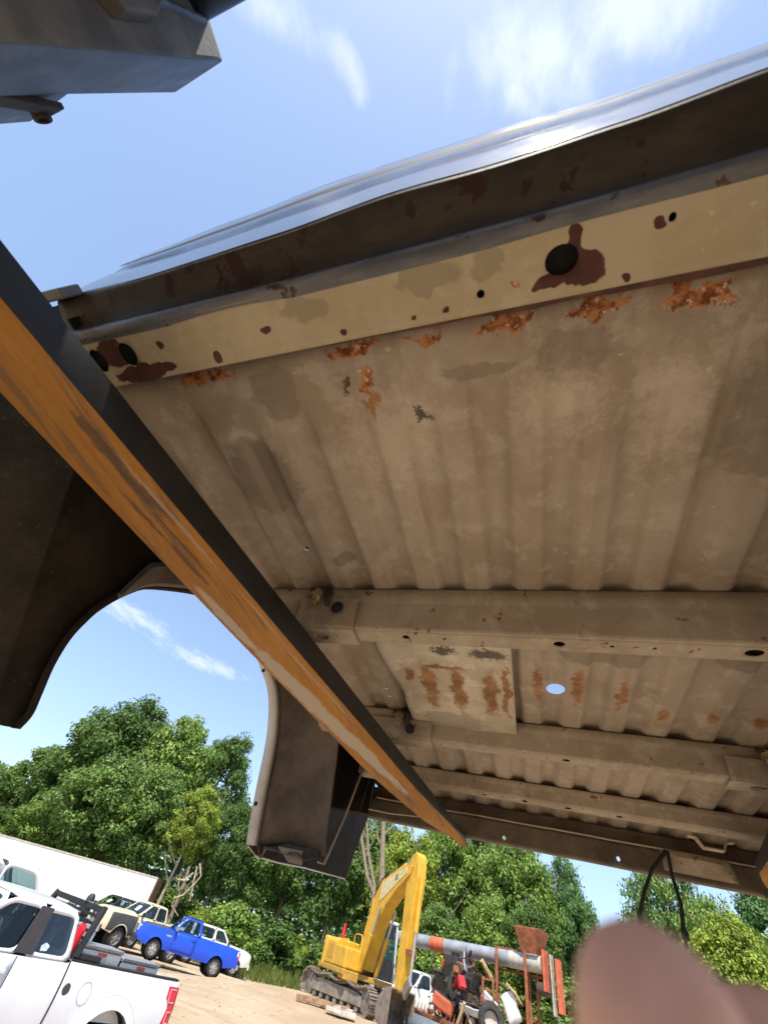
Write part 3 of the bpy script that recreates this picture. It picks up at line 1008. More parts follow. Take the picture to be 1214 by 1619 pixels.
c = t.mix(t.math('MULTIPLY', t.spots(dk2, jitter=0.8, nscale=30, edge=(1.2, 0.4)), 0.6), c, (0.16, 0.10, 0.07))
mat_fork_rust = t.bsdf(c, 0.82, 0, t.bump(t.math('ADD', fine_, grain), 0.3, 0.003), 0.3)
mat_fork_black = simple('black_fork_paint', (0.009, 0.009, 0.010), 0.45, 0, 0.5, 12, 0.05, dirt=(0.02, 0.018, 0.015), dirt_amt=0.3)
t = NT('worn_sky_tint_steel')
o_ = t.obj()
n1 = t.noise(o_, 9, 8, 0.66, 0.4)
n2 = t.noise(t.mapping(o_, rot=(0.3, 0.2, 0.5), scale=(3, 20, 3)), 4, 7, 0.65)
c = t.mix(t.step(n1, 0.35, 0.7), (0.10, 0.115, 0.135), (0.20, 0.215, 0.235))  # blue sky light on the front faces is mixed into this colour
c = t.mix(t.math('MULTIPLY', t.step(n2, 0.58, 0.72), 0.35), c, (0.40, 0.40, 0.40))
c = t.mix(t.math('MULTIPLY', t.step(t.noise(o_, 5, 6, 0.6), 0.62, 0.72), 0.5), c, (0.20, 0.15, 0.10))
mat_steel = t.bsdf(c, 0.55, 0.15, t.bump(t.noise(o_, 70, 5, 0.7), 0.15, 0.003), 0.4)
mat_steel_dark = simple('dusty_warm_tint_steel', (0.17, 0.155, 0.13), 0.7, 0.0, 0.35, 11, 0.06, dirt=(0.30, 0.26, 0.20), dirt_amt=0.35)


SF = S * 0.93


def fb(x, y, z):
    return (x * SF, y * SF, z * SF)


def fv(p):
    return (p[0] * SF, p[1] * SF, p[2] * SF)


def make_fork(label, dx, dy, full):
    root = thing('lift_fork', label, 'lift fork', (dx * SF, dy * SF, BZ), 0, 'pair of lift forks carrying the bed')
    xr = lambda y: -0.99 + 0.137 * y
    zb = lambda y: 0.73 + 0.012 * sstep(y, 1.0, 2.4) + 0.05 * sstep(y, 2.4, 4.1)

    def wd(y):
        if y > 2.4:
            return lerp(0.25, 0.215, (y - 2.4) / 1.1) if y < 3.5 else lerp(0.215, 0.06, sstep(y, 3.4, 4.16))
        return 0.25
    ysf = linspace(-0.42, 2.4, 40) + linspace(2.45, 4.08, 34)
    bl = MB()
    rings = []
    for y in ysf:
        x1 = xr(y) - 0.03 * sstep(y, 3.9, 4.08)
        x0 = x1 - wd(y)
        n_ = 0.0025 * mnoise.noise(Vector((y * 4, 1, 0)))
        z0 = zb(y)
        rings.append([fb(x0, y, z0 + 0.02), fb(x0 + 0.003, y, z0 + 0.004), fb(x0 + 0.012, y, z0 + n_), fb(x1 - 0.010, y, z0 + n_), fb(x1 - 0.002, y, z0 + 0.004), fb(x1, y, z0 + 0.010), fb(x1, y, 0.826), fb(x0, y, 0.826)])
    bl.loft(rings, True, True)
    o = bl.build('blade', mat_fork_rust, root, True, angle=30)
    o.data.materials.append(mat_fork_black)
    for p in o.data.polygons:
        nx = p.normal
        if abs(nx.x) > 0.8 or nx.z > 0.5:
            p.material_index = 1
    # shank: tall plate rising behind the load, leaning back a little
    P0, u = Vector((-0.9, -0.458, 0.994)), Vector((0, -0.1459, 0.9771)).normalized()
    pl = lambda x, al, off=0.0: fv(P0 + Vector((x + 0.9, 0, 0)) + u * al + Vector((0, -off, 0)))
    out = [(-0.9, -0.28), (-0.9, 0.99), (-0.925, 1.0), (-1.203, 1.105), (-1.196, 0.50), (-1.196, -0.28)]
    sh = MB()
    sh.prism([pl(x, a) for x, a in out], (0, -0.13 * SF, 0.0))
    shank = sh.build('shank', mat_steel, root, bevel=0.004)
    shank.data.materials.append(mat_steel_dark)
    for p in shank.data.polygons:  # side faces get the warmer steel, tinted as ground light falls there
        if abs(p.normal.x) > 0.7:
            p.material_index = 1
    sp = MB()
    sp.prism([pl(x, a, 0.003) for x, a in [(-1.198, -0.28), (-1.198, 0.49), (-1.21, 0.495), (-1.445, 0.553), (-1.44, -0.28)]], (0, -0.09 * SF, 0))
    sp.build('side_plate', mat_steel, shank, bevel=0.003)
    nb = MB()
    nb.lathe(pl(-1.275, 0.425, 0.0), (0, 1, -0.1), [(0, 0), (0, 0.026 * SF), (0.035 * SF, 0.026 * SF), (0.035 * SF, 0.016 * SF), (0.015 * SF, 0.014 * SF), (0.015 * SF, 0)], 12)
    nb.obox(pl(-1.235, 0.33, -0.002), (0.03 * SF, 0, 0), (0, 0.008 * SF, 0), (0, 0, 0.12 * SF))
    nb.build('pin_boss', mat_darksteel, shank, bevel=0.002)
    # latch block bolted on the inner face
    lb = MB()
    cx = -0.9
    poly = [(cx, -0.575, 1.395), (cx, -0.60, 1.54), (cx, -0.64, 1.60), (cx, -0.70, 1.585), (cx, -0.70, 1.40), (cx, -0.62, 1.34)]
    lb.prism([fv(p) for p in poly], (0.055 * SF, 0, 0))
    lb.build('latch_block', mat_steel_dark, shank, bevel=0.004)
    gp = [(-0.42, 0.73), (-0.600, 1.93), (-0.60, 1.965), (-0.69, 1.955), (-0.705, 1.88), (-0.80, 1.86), (-0.80, 0.73)]
    MB().prism([fb(-0.898, y - 0.004, z) for y, z in gp], (-0.02 * SF, 0, 0)).build('gusset', mat_steel_dark, shank, bevel=0.002)
    wl = MB()
    wl.tube([fv((-0.895, -0.668 - 0.0015 * i + 0.004 * mnoise.noise(Vector((i * 1.3, 0, 0))), 1.63 + 0.022 * i)) for i in range(14)], [0.012 * SF + 0.003 * SF * mnoise.noise(Vector((i * 2.1, 5, 0))) for i in range(14)], 8)
    wl.build('weld_bead', mat_steel, shank, True)
    return root


make_fork('long orange rusty lift fork running diagonally under the left half of the bed', 0.0, 0.0, True)
make_fork('lift fork at the right edge, only its tip showing under the rear sill', 1.93, -0.22, False)

car = thing('loader', 'dark loader carrying the forks, tube showing at the upper left corner, unseen body added to block light', 'loader', (0, 0, 0))


def lb_(x, y, z):
    return (x * SF, y * SF, z * SF + CAM_H)


MB().tube([lb_(-0.97, -0.775, 1.92), lb_(1.20, -0.775, 1.92)], 0.085 * SF, 20).build('top_tube', mat_fork_black, car, True)
MB().box(-1.15 * SF, 1.4 * SF, -0.72 * SF, -0.62 * SF, 0.95 * SF + CAM_H, 1.12 * SF + CAM_H).build('lower_bar', mat_fork_black, car, bevel=0.006)
for i, x in enumerate((-0.72, -0.42, -0.12, 0.18, 0.48, 0.78)):  # out-of-view bars, placed and widened to shade the shank and lens
    MB().box((x - (0.18 if i == 0 else 0.1)) * SF, (x + 0.1) * SF, -0.80 * SF, -0.74 * SF, 1.0 * SF + CAM_H, 1.9 * SF + CAM_H).build('backrest_shade_bar', mat_fork_black, car, bevel=0.004)
mat_loader = simple('dull_loader_paint', (0.10, 0.085, 0.03), 0.5, 0, 0.3, 4, 0.1, dirt=(0.06, 0.05, 0.04), dirt_amt=0.5)
for x in (-0.62, 0.62):
    MB().beam((x, -0.45, 2.85), (x, -2.6, 2.05), 0.20, 0.34, (0, 0, 1)).build('lift_arm', mat_loader, car, bevel=0.02)
MB().box(-0.85, 0.85, -4.4, -1.25, 0.55, 1.55).build('chassis', mat_loader, car, bevel=0.05)  # unseen loader body, bulk added to block light from behind
MB().box(-0.70, 0.70, -4.3, -2.9, 1.56, 2.15).build('engine_hood', mat_loader, car, bevel=0.08)
lc = MB().box(-0.72, 0.72, -2.85, -1.55, 1.56, 2.95).build('cab', mat_fork_black, car, bevel=0.06)
for sg in (-1, 1):
    MB().box(min(sg * 0.725, sg * 0.735), max(sg * 0.725, sg * 0.735), -2.7, -1.7, 1.95, 2.8).build('cab_window', simple('dark_cab_glass', (0.02, 0.025, 0.03), 0.1), lc)
    for y in (-1.65, -3.75):
        MB().lathe((sg * 0.70, y, 0.6), (sg, 0, 0), [(0, 0), (0, 0.35), (0.0, 0.55), (0.06, 0.6), (0.34, 0.6), (0.40, 0.55), (0.40, 0.34), (0.33, 0.3), (0.33, 0)], 26).build('wheel', simple('loader_tyre', (0.02, 0.02, 0.02), 0.85), car, True, angle=45)

# ================================================================== HAND at the lens
t = NT('skin')
o_ = t.obj()
n1 = t.noise(o_, 90, 5, 0.6)
c = t.mix(t.step(n1, 0.35, 0.65), (0.70, 0.36, 0.235), (0.80, 0.45, 0.31))
bs = t.bsdf(c, 0.5, 0, t.bump(t.noise(o_, 900, 3, 0.6), 0.15, 0.0006), 0.4)
nd = [n for n in t.t.nodes if n.type == 'BSDF_PRINCIPLED'][0]
nd.inputs['Subsurface Weight'].default_value = 0.15
nd.inputs['Subsurface Radius'].default_value = (0.008, 0.003, 0.0015)
nd.inputs['Subsurface Scale'].default_value = 0.5
mat_skin = bs


def camp(x, y, z):
    """centimetres right / down / forward of the lens -> world offset in metres"""
    return (right * x + down * y + fwd * z) * 0.01


hand_v = [((8.5, 21.0, 0.0), 2.2), ((7.2, 17.5, 1.0), 2.0), ((4.7, 13.6, 2.2), 1.35), ((3.9, 10.2, 3.5), 1.2), ((3.45, 7.6, 4.2), 1.12), ((3.12, 5.75, 4.45), 1.0), ((2.98, 5.15, 4.5), 0.68),
          ((7.2, 14.5, 3.0), 1.4), ((7.0, 11.6, 5.0), 1.2), ((6.5, 9.6, 5.9), 1.1), ((6.1, 8.5, 6.2), 0.9), ((5.95, 8.1, 6.3), 0.6),
          ((9.4, 15.0, 3.2), 1.3), ((9.6, 12.2, 5.2), 1.15), ((9.5, 9.8, 5.4), 1.0), ((9.3, 8.7, 4.8), 0.8),
          ((11.4, 16.4, 3.0), 1.2), ((11.9, 14.0, 4.4), 1.0), ((11.8, 12.4, 4.3), 0.8),
          ((5.6, 18.2, -0.4), 1.6), ((3.4, 15.6, -0.6), 1.3), ((2.6, 12.8, 0.2), 1.1), ((2.6, 11.0, 0.9), 0.9), ((11.0, 25.5, -2.0), 2.6), ((13.5, 31.5, -4.5), 3.0)]
hand_e = [(0, 1), (1, 2), (2, 3), (3, 4), (4, 5), (5, 6), (1, 7), (7, 8), (8, 9), (9, 10), (10, 11), (1, 12), (12, 13), (13, 14), (14, 15), (12, 16), (16, 17), (17, 18), (0, 19), (19, 20), (20, 21), (21, 22), (0, 23), (23, 24)]
me = bpy.data.meshes.new('hand')
me.from_pydata([camp(*p) for p, r in hand_v], hand_e, [])
me.materials.append(mat_skin)
hand = bpy.data.objects.new('hand', me)
col.objects.link(hand)
hand.location = (0, 0, CAM_H)
sk = hand.modifiers.new('skin', 'SKIN')
sk.use_smooth_shade = True
for i, (p, r) in enumerate(hand_v):
    me.skin_vertices[0].data[i].radius = (r * 0.01, r * 0.01)
    me.skin_vertices[0].data[i].use_root = (i == 0)
sb = hand.modifiers.new('smooth', 'SUBSURF')
sb.levels = 3
sb.render_levels = 3
tag(hand, 'blurred pinkish brown fingertip close to the lens at the lower right', 'hand')

# ================================================================== VEHICLES
def paint(name, colr, rough=0.28, dirt=(0.35, 0.27, 0.19), amt=0.25):
    return simple(name, colr, rough, 0, 0.05, 1.5, 0, 0.35, 0.5, dirt, amt)


mat_tyre = simple('tyre_rubber', (0.022, 0.021, 0.02), 0.85, 0, 0.3, 12, 0.2, dirt=(0.13, 0.10, 0.07), dirt_amt=0.5)
mat_alloy = simple('alloy_wheel', (0.45, 0.45, 0.44), 0.38, 0.6, 0.15, 10)
mat_well = simple('wheel_well_black', (0.012, 0.012, 0.012), 0.9)
mat_trim = simple('black_trim', (0.02, 0.02, 0.021), 0.55)
mat_chrome = simple('chrome', (0.62, 0.62, 0.62), 0.18, 1.0, 0.05, 4)
mat_seat = simple('seat_cloth', (0.16, 0.15, 0.14), 0.9)
t = NT('window_glass')
gl = t.t.nodes.new('ShaderNodeBsdfGlossy'); gl.inputs['Roughness'].default_value = 0.02; gl.inputs['Color'].default_value = (0.9, 0.95, 1, 1)
tr = t.t.nodes.new('ShaderNodeBsdfTransparent'); tr.inputs['Color'].default_value = (0.50, 0.62, 0.61, 1)
mx = t.t.nodes.new('ShaderNodeMixShader'); fr = t.t.nodes.new('ShaderNodeFresnel'); fr.inputs['IOR'].default_value = 1.5
t.t.links.new(fr.outputs[0], mx.inputs[0]); t.t.links.new(tr.outputs[0], mx.inputs[1]); t.t.links.new(gl.outputs[0], mx.inputs[2]); t.t.links.new(mx.outputs[0], t.out.inputs[0])
mat_glass = t.m
mat_red_lens = simple('red_lens', (0.55, 0.012, 0.02), 0.15, 0, 0.2, 14, coat=0.5)
mat_clear_lens = simple('clear_lens', (0.62, 0.6, 0.54), 0.15, 0.2, 0.15, 20, coat=0.5)
mat_amber = simple('amber_lens', (0.75, 0.25, 0.03), 0.2)
mat_paper = simple('white_paper', (0.78, 0.78, 0.76), 0.8)
t = NT('diamond_plate')
o_ = t.obj()
d1 = t.noise(o_, 60, 2, 0.5)
mat_diamond = t.bsdf(t.mix(t.step(d1, 0.45, 0.6), (0.42, 0.43, 0.44), (0.62, 0.63, 0.64)), 0.42, 0.7, t.bump(d1, 0.8, 0.004))


def wheel(parent, c, r, w, sgn, spokes=6, rim=None):
    """tyre with a rim sub-part; axis along local y"""
    ty = MB()
    ty.lathe((c[0], c[1] - w / 2, c[2]), (0, 1, 0), [(0.01, r * 0.60), (0.0, r * 0.66), (0.0, r * 0.86), (0.03, r * 0.97), (w * 0.3, r), (w * 0.7, r), (w - 0.03, r * 0.97), (w, r * 0.86), (w, r * 0.66), (w - 0.01, r * 0.60)], 28)
    tyre = ty.build('wheel', mat_tyre, parent, True, angle=50)
    ri = MB()
    y0 = c[1] + sgn * (w / 2 - 0.02)
    ri.lathe((c[0], y0, c[2]), (0, sgn, 0), [(-0.12, r * 0.60), (0.0, r * 0.63), (0.012, r * 0.60), (-0.05, r * 0.55), (-0.09, r * 0.5), (-0.09, 0)], 24)
    for k in range(spokes):
        a = 2 * math.pi * k / spokes
        d = Vector((math.cos(a), 0, math.sin(a)))
        p0 = Vector((c[0], y0 - sgn * 0.03, c[2]))
        ri.beam(p0 + d * r * 0.1, p0 + d * r * 0.57, r * 0.17, 0.03, (0, 1, 0), r * 0.13, 0.03)
    ri.lathe((c[0], y0 - sgn * 0.04, c[2]), (0, sgn, 0), [(0, r * 0.2), (0.03, r * 0.19), (0.04, r * 0.12), (0.042, 0)], 16)
    ri.build('rim', rim or mat_alloy, tyre, True, angle=40)
    return tyre


def q4(P, u, v):
    a = P[0].lerp(P[1], u)
    bb = P[3].lerp(P[2], u)
    return a.lerp(bb, v)


def window_ring(mbody, P, u0, u1, v0, v1, rad=0.16, n=6):
    """P: four corners. Adds the frame round a rounded opening to mbody, returns the opening polygon"""
    P = [Vector(p) for p in P]
    inner, outer = [], []
    cu, cv = (u0 + u1) / 2, (v0 + v1) / 2
    hu, hv = (u1 - u0) / 2, (v1 - v0) / 2
    N = n * 4
    for k in range(N):
        a = 2 * math.pi * (k + 0.5) / N
        e = 0.28
        x = math.copysign(abs(math.cos(a)) ** e, math.cos(a))
        y = math.copysign(abs(math.sin(a)) ** e, math.sin(a))
        inner.append(q4(P, cu + hu * x, cv + hv * y))
        m = max(abs(math.cos(a)), abs(math.sin(a)))
        outer.append(q4(P, 0.5 + 0.5 * math.cos(a) / m, 0.5 + 0.5 * math.sin(a) / m))
    mbody.loft([outer, inner], True)
    return inner


def pickup(label, cat, loc, heading, s, group=None, name='pickup_truck'):
    """s: dict of dimensions; local +x forward, +y left"""
    root = thing(name, label, cat, loc, math.atan2(heading[1], heading[0]), group)
    L, W = s['L'], s['W']
    xr, xf = -L / 2, L / 2
    wr, wf = s['wheel_x']
    r = s['wheel_r']
    ra = r * s.get('arch', 1.17)
    sill, rail, belt, hood, cowl_z = s['sill'], s['rail'], s['belt'], s['hood'], s['cowl_z']
    cab_r, cab_f = s['cab']                     # rear and front of the cab at the belt
    closed = s.get('closed', False)
    body_m = s['paint']

    def zup(x):
        pts = [(xr, rail - 0.01), (cab_r - 0.02, rail), (cab_r + 0.02, belt), (cab_f, cowl_z), (lerp(cab_f, xf, 0.5), lerp(cowl_z, hood, 0.4)), (xf - 0.18, hood), (xf, hood - 0.12)]
        for (xa, a), (xb, c_) in zip(pts, pts[1:]):
            if x <= xb:
                return lerp(a, c_, max(0, min(1, (x - xa) / (xb - xa))))
        return pts[-1][1]

    def zlow(x):
        z = sill
        if x > wf + ra:
            z = lerp(sill, sill + 0.1, (x - wf - ra) / max(0.01, xf - wf - ra))
        if x < wr - ra:
            z = lerp(sill, sill + 0.12, (wr - ra - x) / max(0.01, wr - ra - xr))
        for wx in (wr, wf):
            d = abs(x - wx)
            if d < ra:
                z = max(z, r + math.sqrt(max(0, ra * ra - d * d)) * 0.98)
        return z

    def yh(x, z):
        f = (z - sill) / (rail - sill)
        w = W / 2 * (1 - 0.045 * (max(0, 0.45 - f) / 0.45) ** 2 - 0.075 * max(0, f - 0.45) ** 2 / 0.3)
        w *= 1 - 0.16 * sstep(x, xf - 0.55, xf + 0.1) ** 2 - 0.03 * sstep(-x, -xr - 0.4, -xr + 0.1)
        for wx in (wr, wf):                      # flared arches
            d = math.hypot(x - wx, z - r)
            w += s.get('flare', 0.025) * max(0, 1 - abs(d - ra) / 0.14)
        return w
    st = set(linspace(xr, xf, 40)) | {cab_r - 0.02, cab_r + 0.02, cab_f}
    for wx in (wr, wf):
        for k in range(15):
            st.add(wx + ra * math.cos(math.pi * k / 14))
        st |= {wx - ra - 0.012, wx + ra + 0.012, wx - ra - 0.1, wx + ra + 0.1}
    st = sorted(x for x in st if xr <= x <= xf)
    NR = 9
    body = MB()
    for sg in (1, -1):
        body.loft([[(x, sg * yh(x, lerp(zlow(x), zup(x), k / NR)), lerp(zlow(x), zup(x), k / NR)) for k in range(NR + 1)] for x in st], False)
    hs = [x for x in st if x >= cab_f - 0.001]
    cols = linspace(-1, 1, 11)
    body.loft([[(x, c_ * yh(x, zup(x)), zup(x) + s.get('crown', 0.06) * (1 - abs(c_) ** 2.5) * (1 - 0.6 * sstep(x, xf - 0.3, xf))) for c_ in cols] for x in hs], False)
    body.loft([[(xf + 0.10 * (1 - c_ * c_), c_ * yh(xf, lerp(zlow(xf), zup(xf), k / NR)), lerp(zlow(xf), zup(xf), k / NR) + (0.024 * (1 - abs(c_) ** 2.5) if k == NR else 0)) for c_ in cols] for k in range(NR + 1)], False)
    body.loft([[(xr, c_ * yh(xr, lerp(zlow(xr), zup(xr), k / NR)), lerp(zlow(xr), zup(xr), k / NR)) for c_ in cols] for k in range(NR + 1)], False)
    bs_ = [x for x in st if x <= cab_r - 0.01]
    fz = r + 0.42
    if not closed:
        for sg in (1, -1):
            body.loft([[(x, sg * yh(x, zup(x)), zup(x)), (x, sg * (yh(x, zup(x)) - 0.02), zup(x) + 0.012), (x, sg * (yh(x, zup(x)) - 0.10), zup(x) + 0.01), (x, sg * (yh(x, zup(x)) - 0.11), zup(x) - 0.03), (x, sg * (yh(x, zup(x)) - 0.12), fz)] for x in bs_], False)
        wi = yh(0, rail) - 0.12
        body.add([(xr + 0.06, -wi, fz), (cab_r - 0.03, -wi, fz), (cab_r - 0.03, wi, fz), (xr + 0.06, wi, fz)], [(0, 1, 2, 3)])
        body.box(xr + 0.01, xr + 0.06, -wi, wi, fz, rail - 0.01)
        body.box(cab_r - 0.06, cab_r - 0.02, -wi, wi, fz, rail - 0.01)
    bod = body.build('body', body_m, root, True, angle=38)
    und = MB()
    und.box(xr + 0.15, xf - 0.15, -W / 2 + 0.25, W / 2 - 0.25, sill + 0.02, sill + 0.12)
    for wx in (wr, wf):
        for sg in (1, -1):
            und.lathe((wx, sg * (W / 2 - 0.45), r), (0, sg, 0), [(0, 0), (0, ra), (0.40, ra * 0.99)], 26)
    und.build('wheel_wells', mat_well, root)
    # greenhouse
    rr, rf_ = s['roof_x']
    rz = s['roof']
    yb0, yt = yh(0, belt) - 0.015, W / 2 * s.get('tumble', 0.80)
    g = MB()
    panes = []
    mid = s.get('pillar')
    for sg in (1, -1):
        bl = lambda x: Vector((x, sg * yb0, lerp(belt, cowl_z, sstep(x, cab_r, cab_f)) - 0.005))
        tl = lambda x: Vector((x, sg * yt, rz - 0.05))
        if mid is None:
            spans = [((cab_r, cab_f), (rr, rf_), (0.10, 0.86, 0.07, 0.90))]
        else:
            mb_, mt_ = mid
            spans = [((cab_r, mb_), (rr, mt_), s.get('win_r', (0.14, 0.94, 0.07, 0.90))), ((mb_, cab_f), (mt_, rf_), s.get('win_f', (0.06, 0.84, 0.06, 0.90)))]
        for (ba, bb), (ta, tb), (u0, u1, v0, v1) in spans:
            panes.append(('side_window', window_ring(g, [bl(ba), bl(bb), tl(tb), tl(ta)], u0, u1, v0, v1)))
    Fb = lambda y: Vector((cab_f + 0.10 * (1 - (y / yb0) ** 2), y, cowl_z + 0.02))
    ws = [Vector((cab_f, yb0, cowl_z - 0.005)), Vector((cab_f, -yb0, cowl_z - 0.005)), Vector((rf_, -yt, rz - 0.05)), Vector((rf_, yt, rz - 0.05))]
    panes.append(('windshield', window_ring(g, ws, 0.05, 0.95, 0.05, 0.93)))
    rw = [Vector((cab_r, -yb0, belt - 0.005)), Vector((cab_r, yb0, belt - 0.005)), Vector((rr, yt, rz - 0.05)), Vector((rr, -yt, rz - 0.05))]
    panes.append(('rear_window', window_ring(g, rw, 0.12, 0.88, 0.14, 0.88)))
    rows = []
    for i, x in enumerate(linspace(rr, rf_, 9)):
        e = 1 - abs(2 * i / 8 - 1) ** 4
        rows.append([(x, c_ * yt, rz - 0.05 + 0.05 * (1 - abs(c_) ** 4) * (0.35 + 0.65 * e)) for c_ in linspace(-1, 1, 11)])
    g.loft(rows, False)
    if closed:                                   # boot or load cover
        body2 = MB()
        body2.loft([[(x, c_ * yh(x, zup(x)), zup(x) + 0.03 * (1 - c_ ** 4)) for c_ in cols] for x in bs_ + [cab_r + 0.02]], False)
        body2.build('deck_lid', s.get('deck_paint', body_m), root, True)
    cab = g.build('cab', s.get('roof_paint', body_m), root, True, solid=0.012, angle=30)
    for nm, poly in panes:
        c_ = sum((Vector(p) for p in poly), Vector()) / len(poly)
        n_ = (Vector(poly[0]) - c_).cross(Vector(poly[6]) - c_).normalized()
        pm = MB()
        pm.add([p for p in poly], [tuple(range(len(poly)))])
        pm.build(nm, mat_glass, cab)
    # seats and dash
    it = MB()
    fx = lerp(cab_r, cab_f, 0.45 if mid is None else 0.55)
    seats = [fx] if mid is None else [fx, lerp(cab_r, cab_f, 0.16)]
    for sx in seats:
        for sg in (1, -1):
            it = MB()
            it.obox((sx, sg * 0.38, belt - 0.05), (0.08, 0, 0.0), (0, 0.24, 0), (-0.07, 0, 0.34))
            it.obox((sx - 0.085, sg * 0.38, belt + 0.36), (0.05, 0, 0), (0, 0.13, 0), (-0.015, 0, 0.10))
            it.build('seat', mat_seat, root, bevel=0.03)
    it = MB()
    it.box(cab_f - 0.35, cab_f + 0.02, -yb0 + 0.05, yb0 - 0.05, belt - 0.2, cowl_z - 0.02)
    it.build('dashboard', mat_seat, root, bevel=0.03)
    # doors: panels standing a few millimetres proud, with handles
    drs = s.get('doors', [(lerp(cab_r, cab_f, 0.12), cab_f - 0.05)])
    for sg in (1, -1):
        for (xa, xb) in drs:
            d = MB()
            d.loft([[(x, sg * (yh(x, lerp(sill + 0.07, zup(x) - 0.02, k / 8)) + 0.007), lerp(sill + 0.07, zup(x) - 0.02, k / 8)) for k in range(9)] for x in linspace(xa, xb, 9)], False)
            door = d.build('door', s.get('door_paint', body_m), root, True, solid=0.01)
            hz = belt - 0.16
            MB().obox((xa + 0.14, sg * (yh(xa, hz) + 0.025), hz), (0.075, 0, 0), (0, 0.012, 0), (0, 0, 0.018)).build('handle', s.get('handle_paint', mat_trim), door, bevel=0.005)
            for x in (xa - 0.012, xb + 0.012):
                MB().tube([(x, sg * (yh(x, z) + 0.001), z) for z in linspace(sill + 0.05, zup(x) - 0.01, 8)], 0.007, 5).build('door_gap', mat_well, door)
    # mirrors
    for sg in (1, -1):
        mr = MB()
        mr.obox((cab_f - 0.22, sg * (yb0 + 0.17), cowl_z + 0.10), (0.05, sg * 0.01, 0), (0, 0.10, 0), (0, 0, 0.085))
        mr.beam((cab_f - 0.2, sg * yb0, cowl_z + 0.04), (cab_f - 0.22, sg * (yb0 + 0.12), cowl_z + 0.07), 0.05, 0.05)
        mr.build('mirror', s.get('mirror_paint', mat_trim), root, bevel=0.02)
    # bumpers, grille, lamps
    bp = MB()
    bp.loft([[(xf + 0.04 + 0.12 * (1 - c_ * c_), c_ * (W / 2 - 0.06), z) for z in (sill - 0.02, sill + 0.0, sill + 0.18, sill + 0.2)] + [(xf - 0.05, c_ * (W / 2 - 0.06), sill + 0.2), (xf - 0.05, c_ * (W / 2 - 0.06), sill - 0.02)] for c_ in linspace(-1, 1, 11)], True, True)
    bp.build('front_bumper', s.get('bumper', mat_chrome), root, True)
    rb = MB()
    rb.box(xr - 0.14, xr + 0.02, -W / 2 + 0.1, W / 2 - 0.1, sill + 0.06, sill + 0.24)
    rb.build('rear_bumper', s.get('bumper_r', mat_chrome), root, bevel=0.02)
    gr = MB()
    g0, g1 = sill + 0.28, hood - 0.10
    for sg in (1, -1):
        gr.box(xf + 0.075, xf + 0.115, min(sg * 0.03, sg * 0.36), max(sg * 0.03, sg * 0.36), g0, g1)
    gr.build('grille', mat_trim, root, bevel=0.02)
    gc = MB()
    for z in (g0 - 0.03, g1 + 0.01):
        gc.tube([(xf + 0.11 - 0.03 * c_ * c_, c_ * 0.40, z) for c_ in linspace(-1, 1, 7)], 0.025, 8)
    for y in (-0.40, 0, 0.40):
        gc.tube([(xf + 0.11 - (0.03 if y else 0), y, g0 - 0.03), (xf + 0.11 - (0.03 if y else 0), y, g1 + 0.01)], 0.022, 8)
    gc.build('grille_surround', s.get('grille_trim', mat_chrome), root, True)
    for sg in (1, -1):
        hl = MB()
        zz = (g0 + g1) / 2 + 0.06
        hl.obox((xf - 0.02, sg * (W / 2 - 0.30), zz), (0.07, -sg * 0.035, 0), (0.04 * -sg * 0, sg * 0.15, 0), (0, 0, 0.11))
        hl.build('headlight', mat_clear_lens, root, bevel=0.03)
        am = MB()
        am.obox((xf - 0.16, sg * (W / 2 - 0.125), zz), (0.07, -sg * 0.02, 0), (0.0, 0.02, 0), (0, 0, 0.09))
        am.build('marker_lamp', mat_amber, root, bevel=0.01)
        if s.get('tail', True):
            tl_ = MB()
            tl_.obox((xr + 0.03, sg * (yh(xr, rail - 0.2) - 0.06), rail - 0.24), (0.04, 0, 0), (0, 0.075, 0), (0, 0, 0.19))
            tl_.build('tail_light', mat_red_lens, root, bevel=0.015)
    for wx in (wr, wf):
        for sg in (1, -1):
            wheel(root, (wx, sg * (W / 2 - 0.17), r), r, 0.24, sg, s.get('spokes', 6), s.get('rim'))
    root['L'] = L
    return root, yh, zup


def drop(o):
    if 'L' in o:
        del o['L']
    return o


# ---- near white pickup
p_white = paint('white_fleet_paint', (0.76, 0.77, 0.79), 0.25, (0.5, 0.43, 0.34), 0.10)
hd = Vector((-0.21, -0.98)).normalized()
lf = Vector((-hd.y, hd.x))
corner = Vector((-6.12, 9.95))
ctr = corner + hd * 2.95 - lf * 1.0
spec = dict(L=5.9, W=2.03, wheel_x=(-1.66, 1.98), wheel_r=0.40, arch=1.5, sill=0.44, rail=1.36, belt=1.34, hood=1.24, cowl_z=1.31, cab=(-0.53, 1.55), roof_x=(-0.34, 0.78), roof=1.89, paint=p_white,
            pillar=(0.26, 0.22), win_r=(0.10, 0.88, 0.10, 0.86), win_f=(0.10, 0.84, 0.08, 0.88), doors=[(0.32, 1.42)], flare=0.05, tail=False, handle_paint=p_white, tumble=0.82)
t1, yh1, zu1 = pickup('white extended cab pickup with black rack and diamond plate tool boxes in its bed', 'pickup truck', (ctr.x, ctr.y, terrain(ctr.x, ctr.y)), hd, spec)
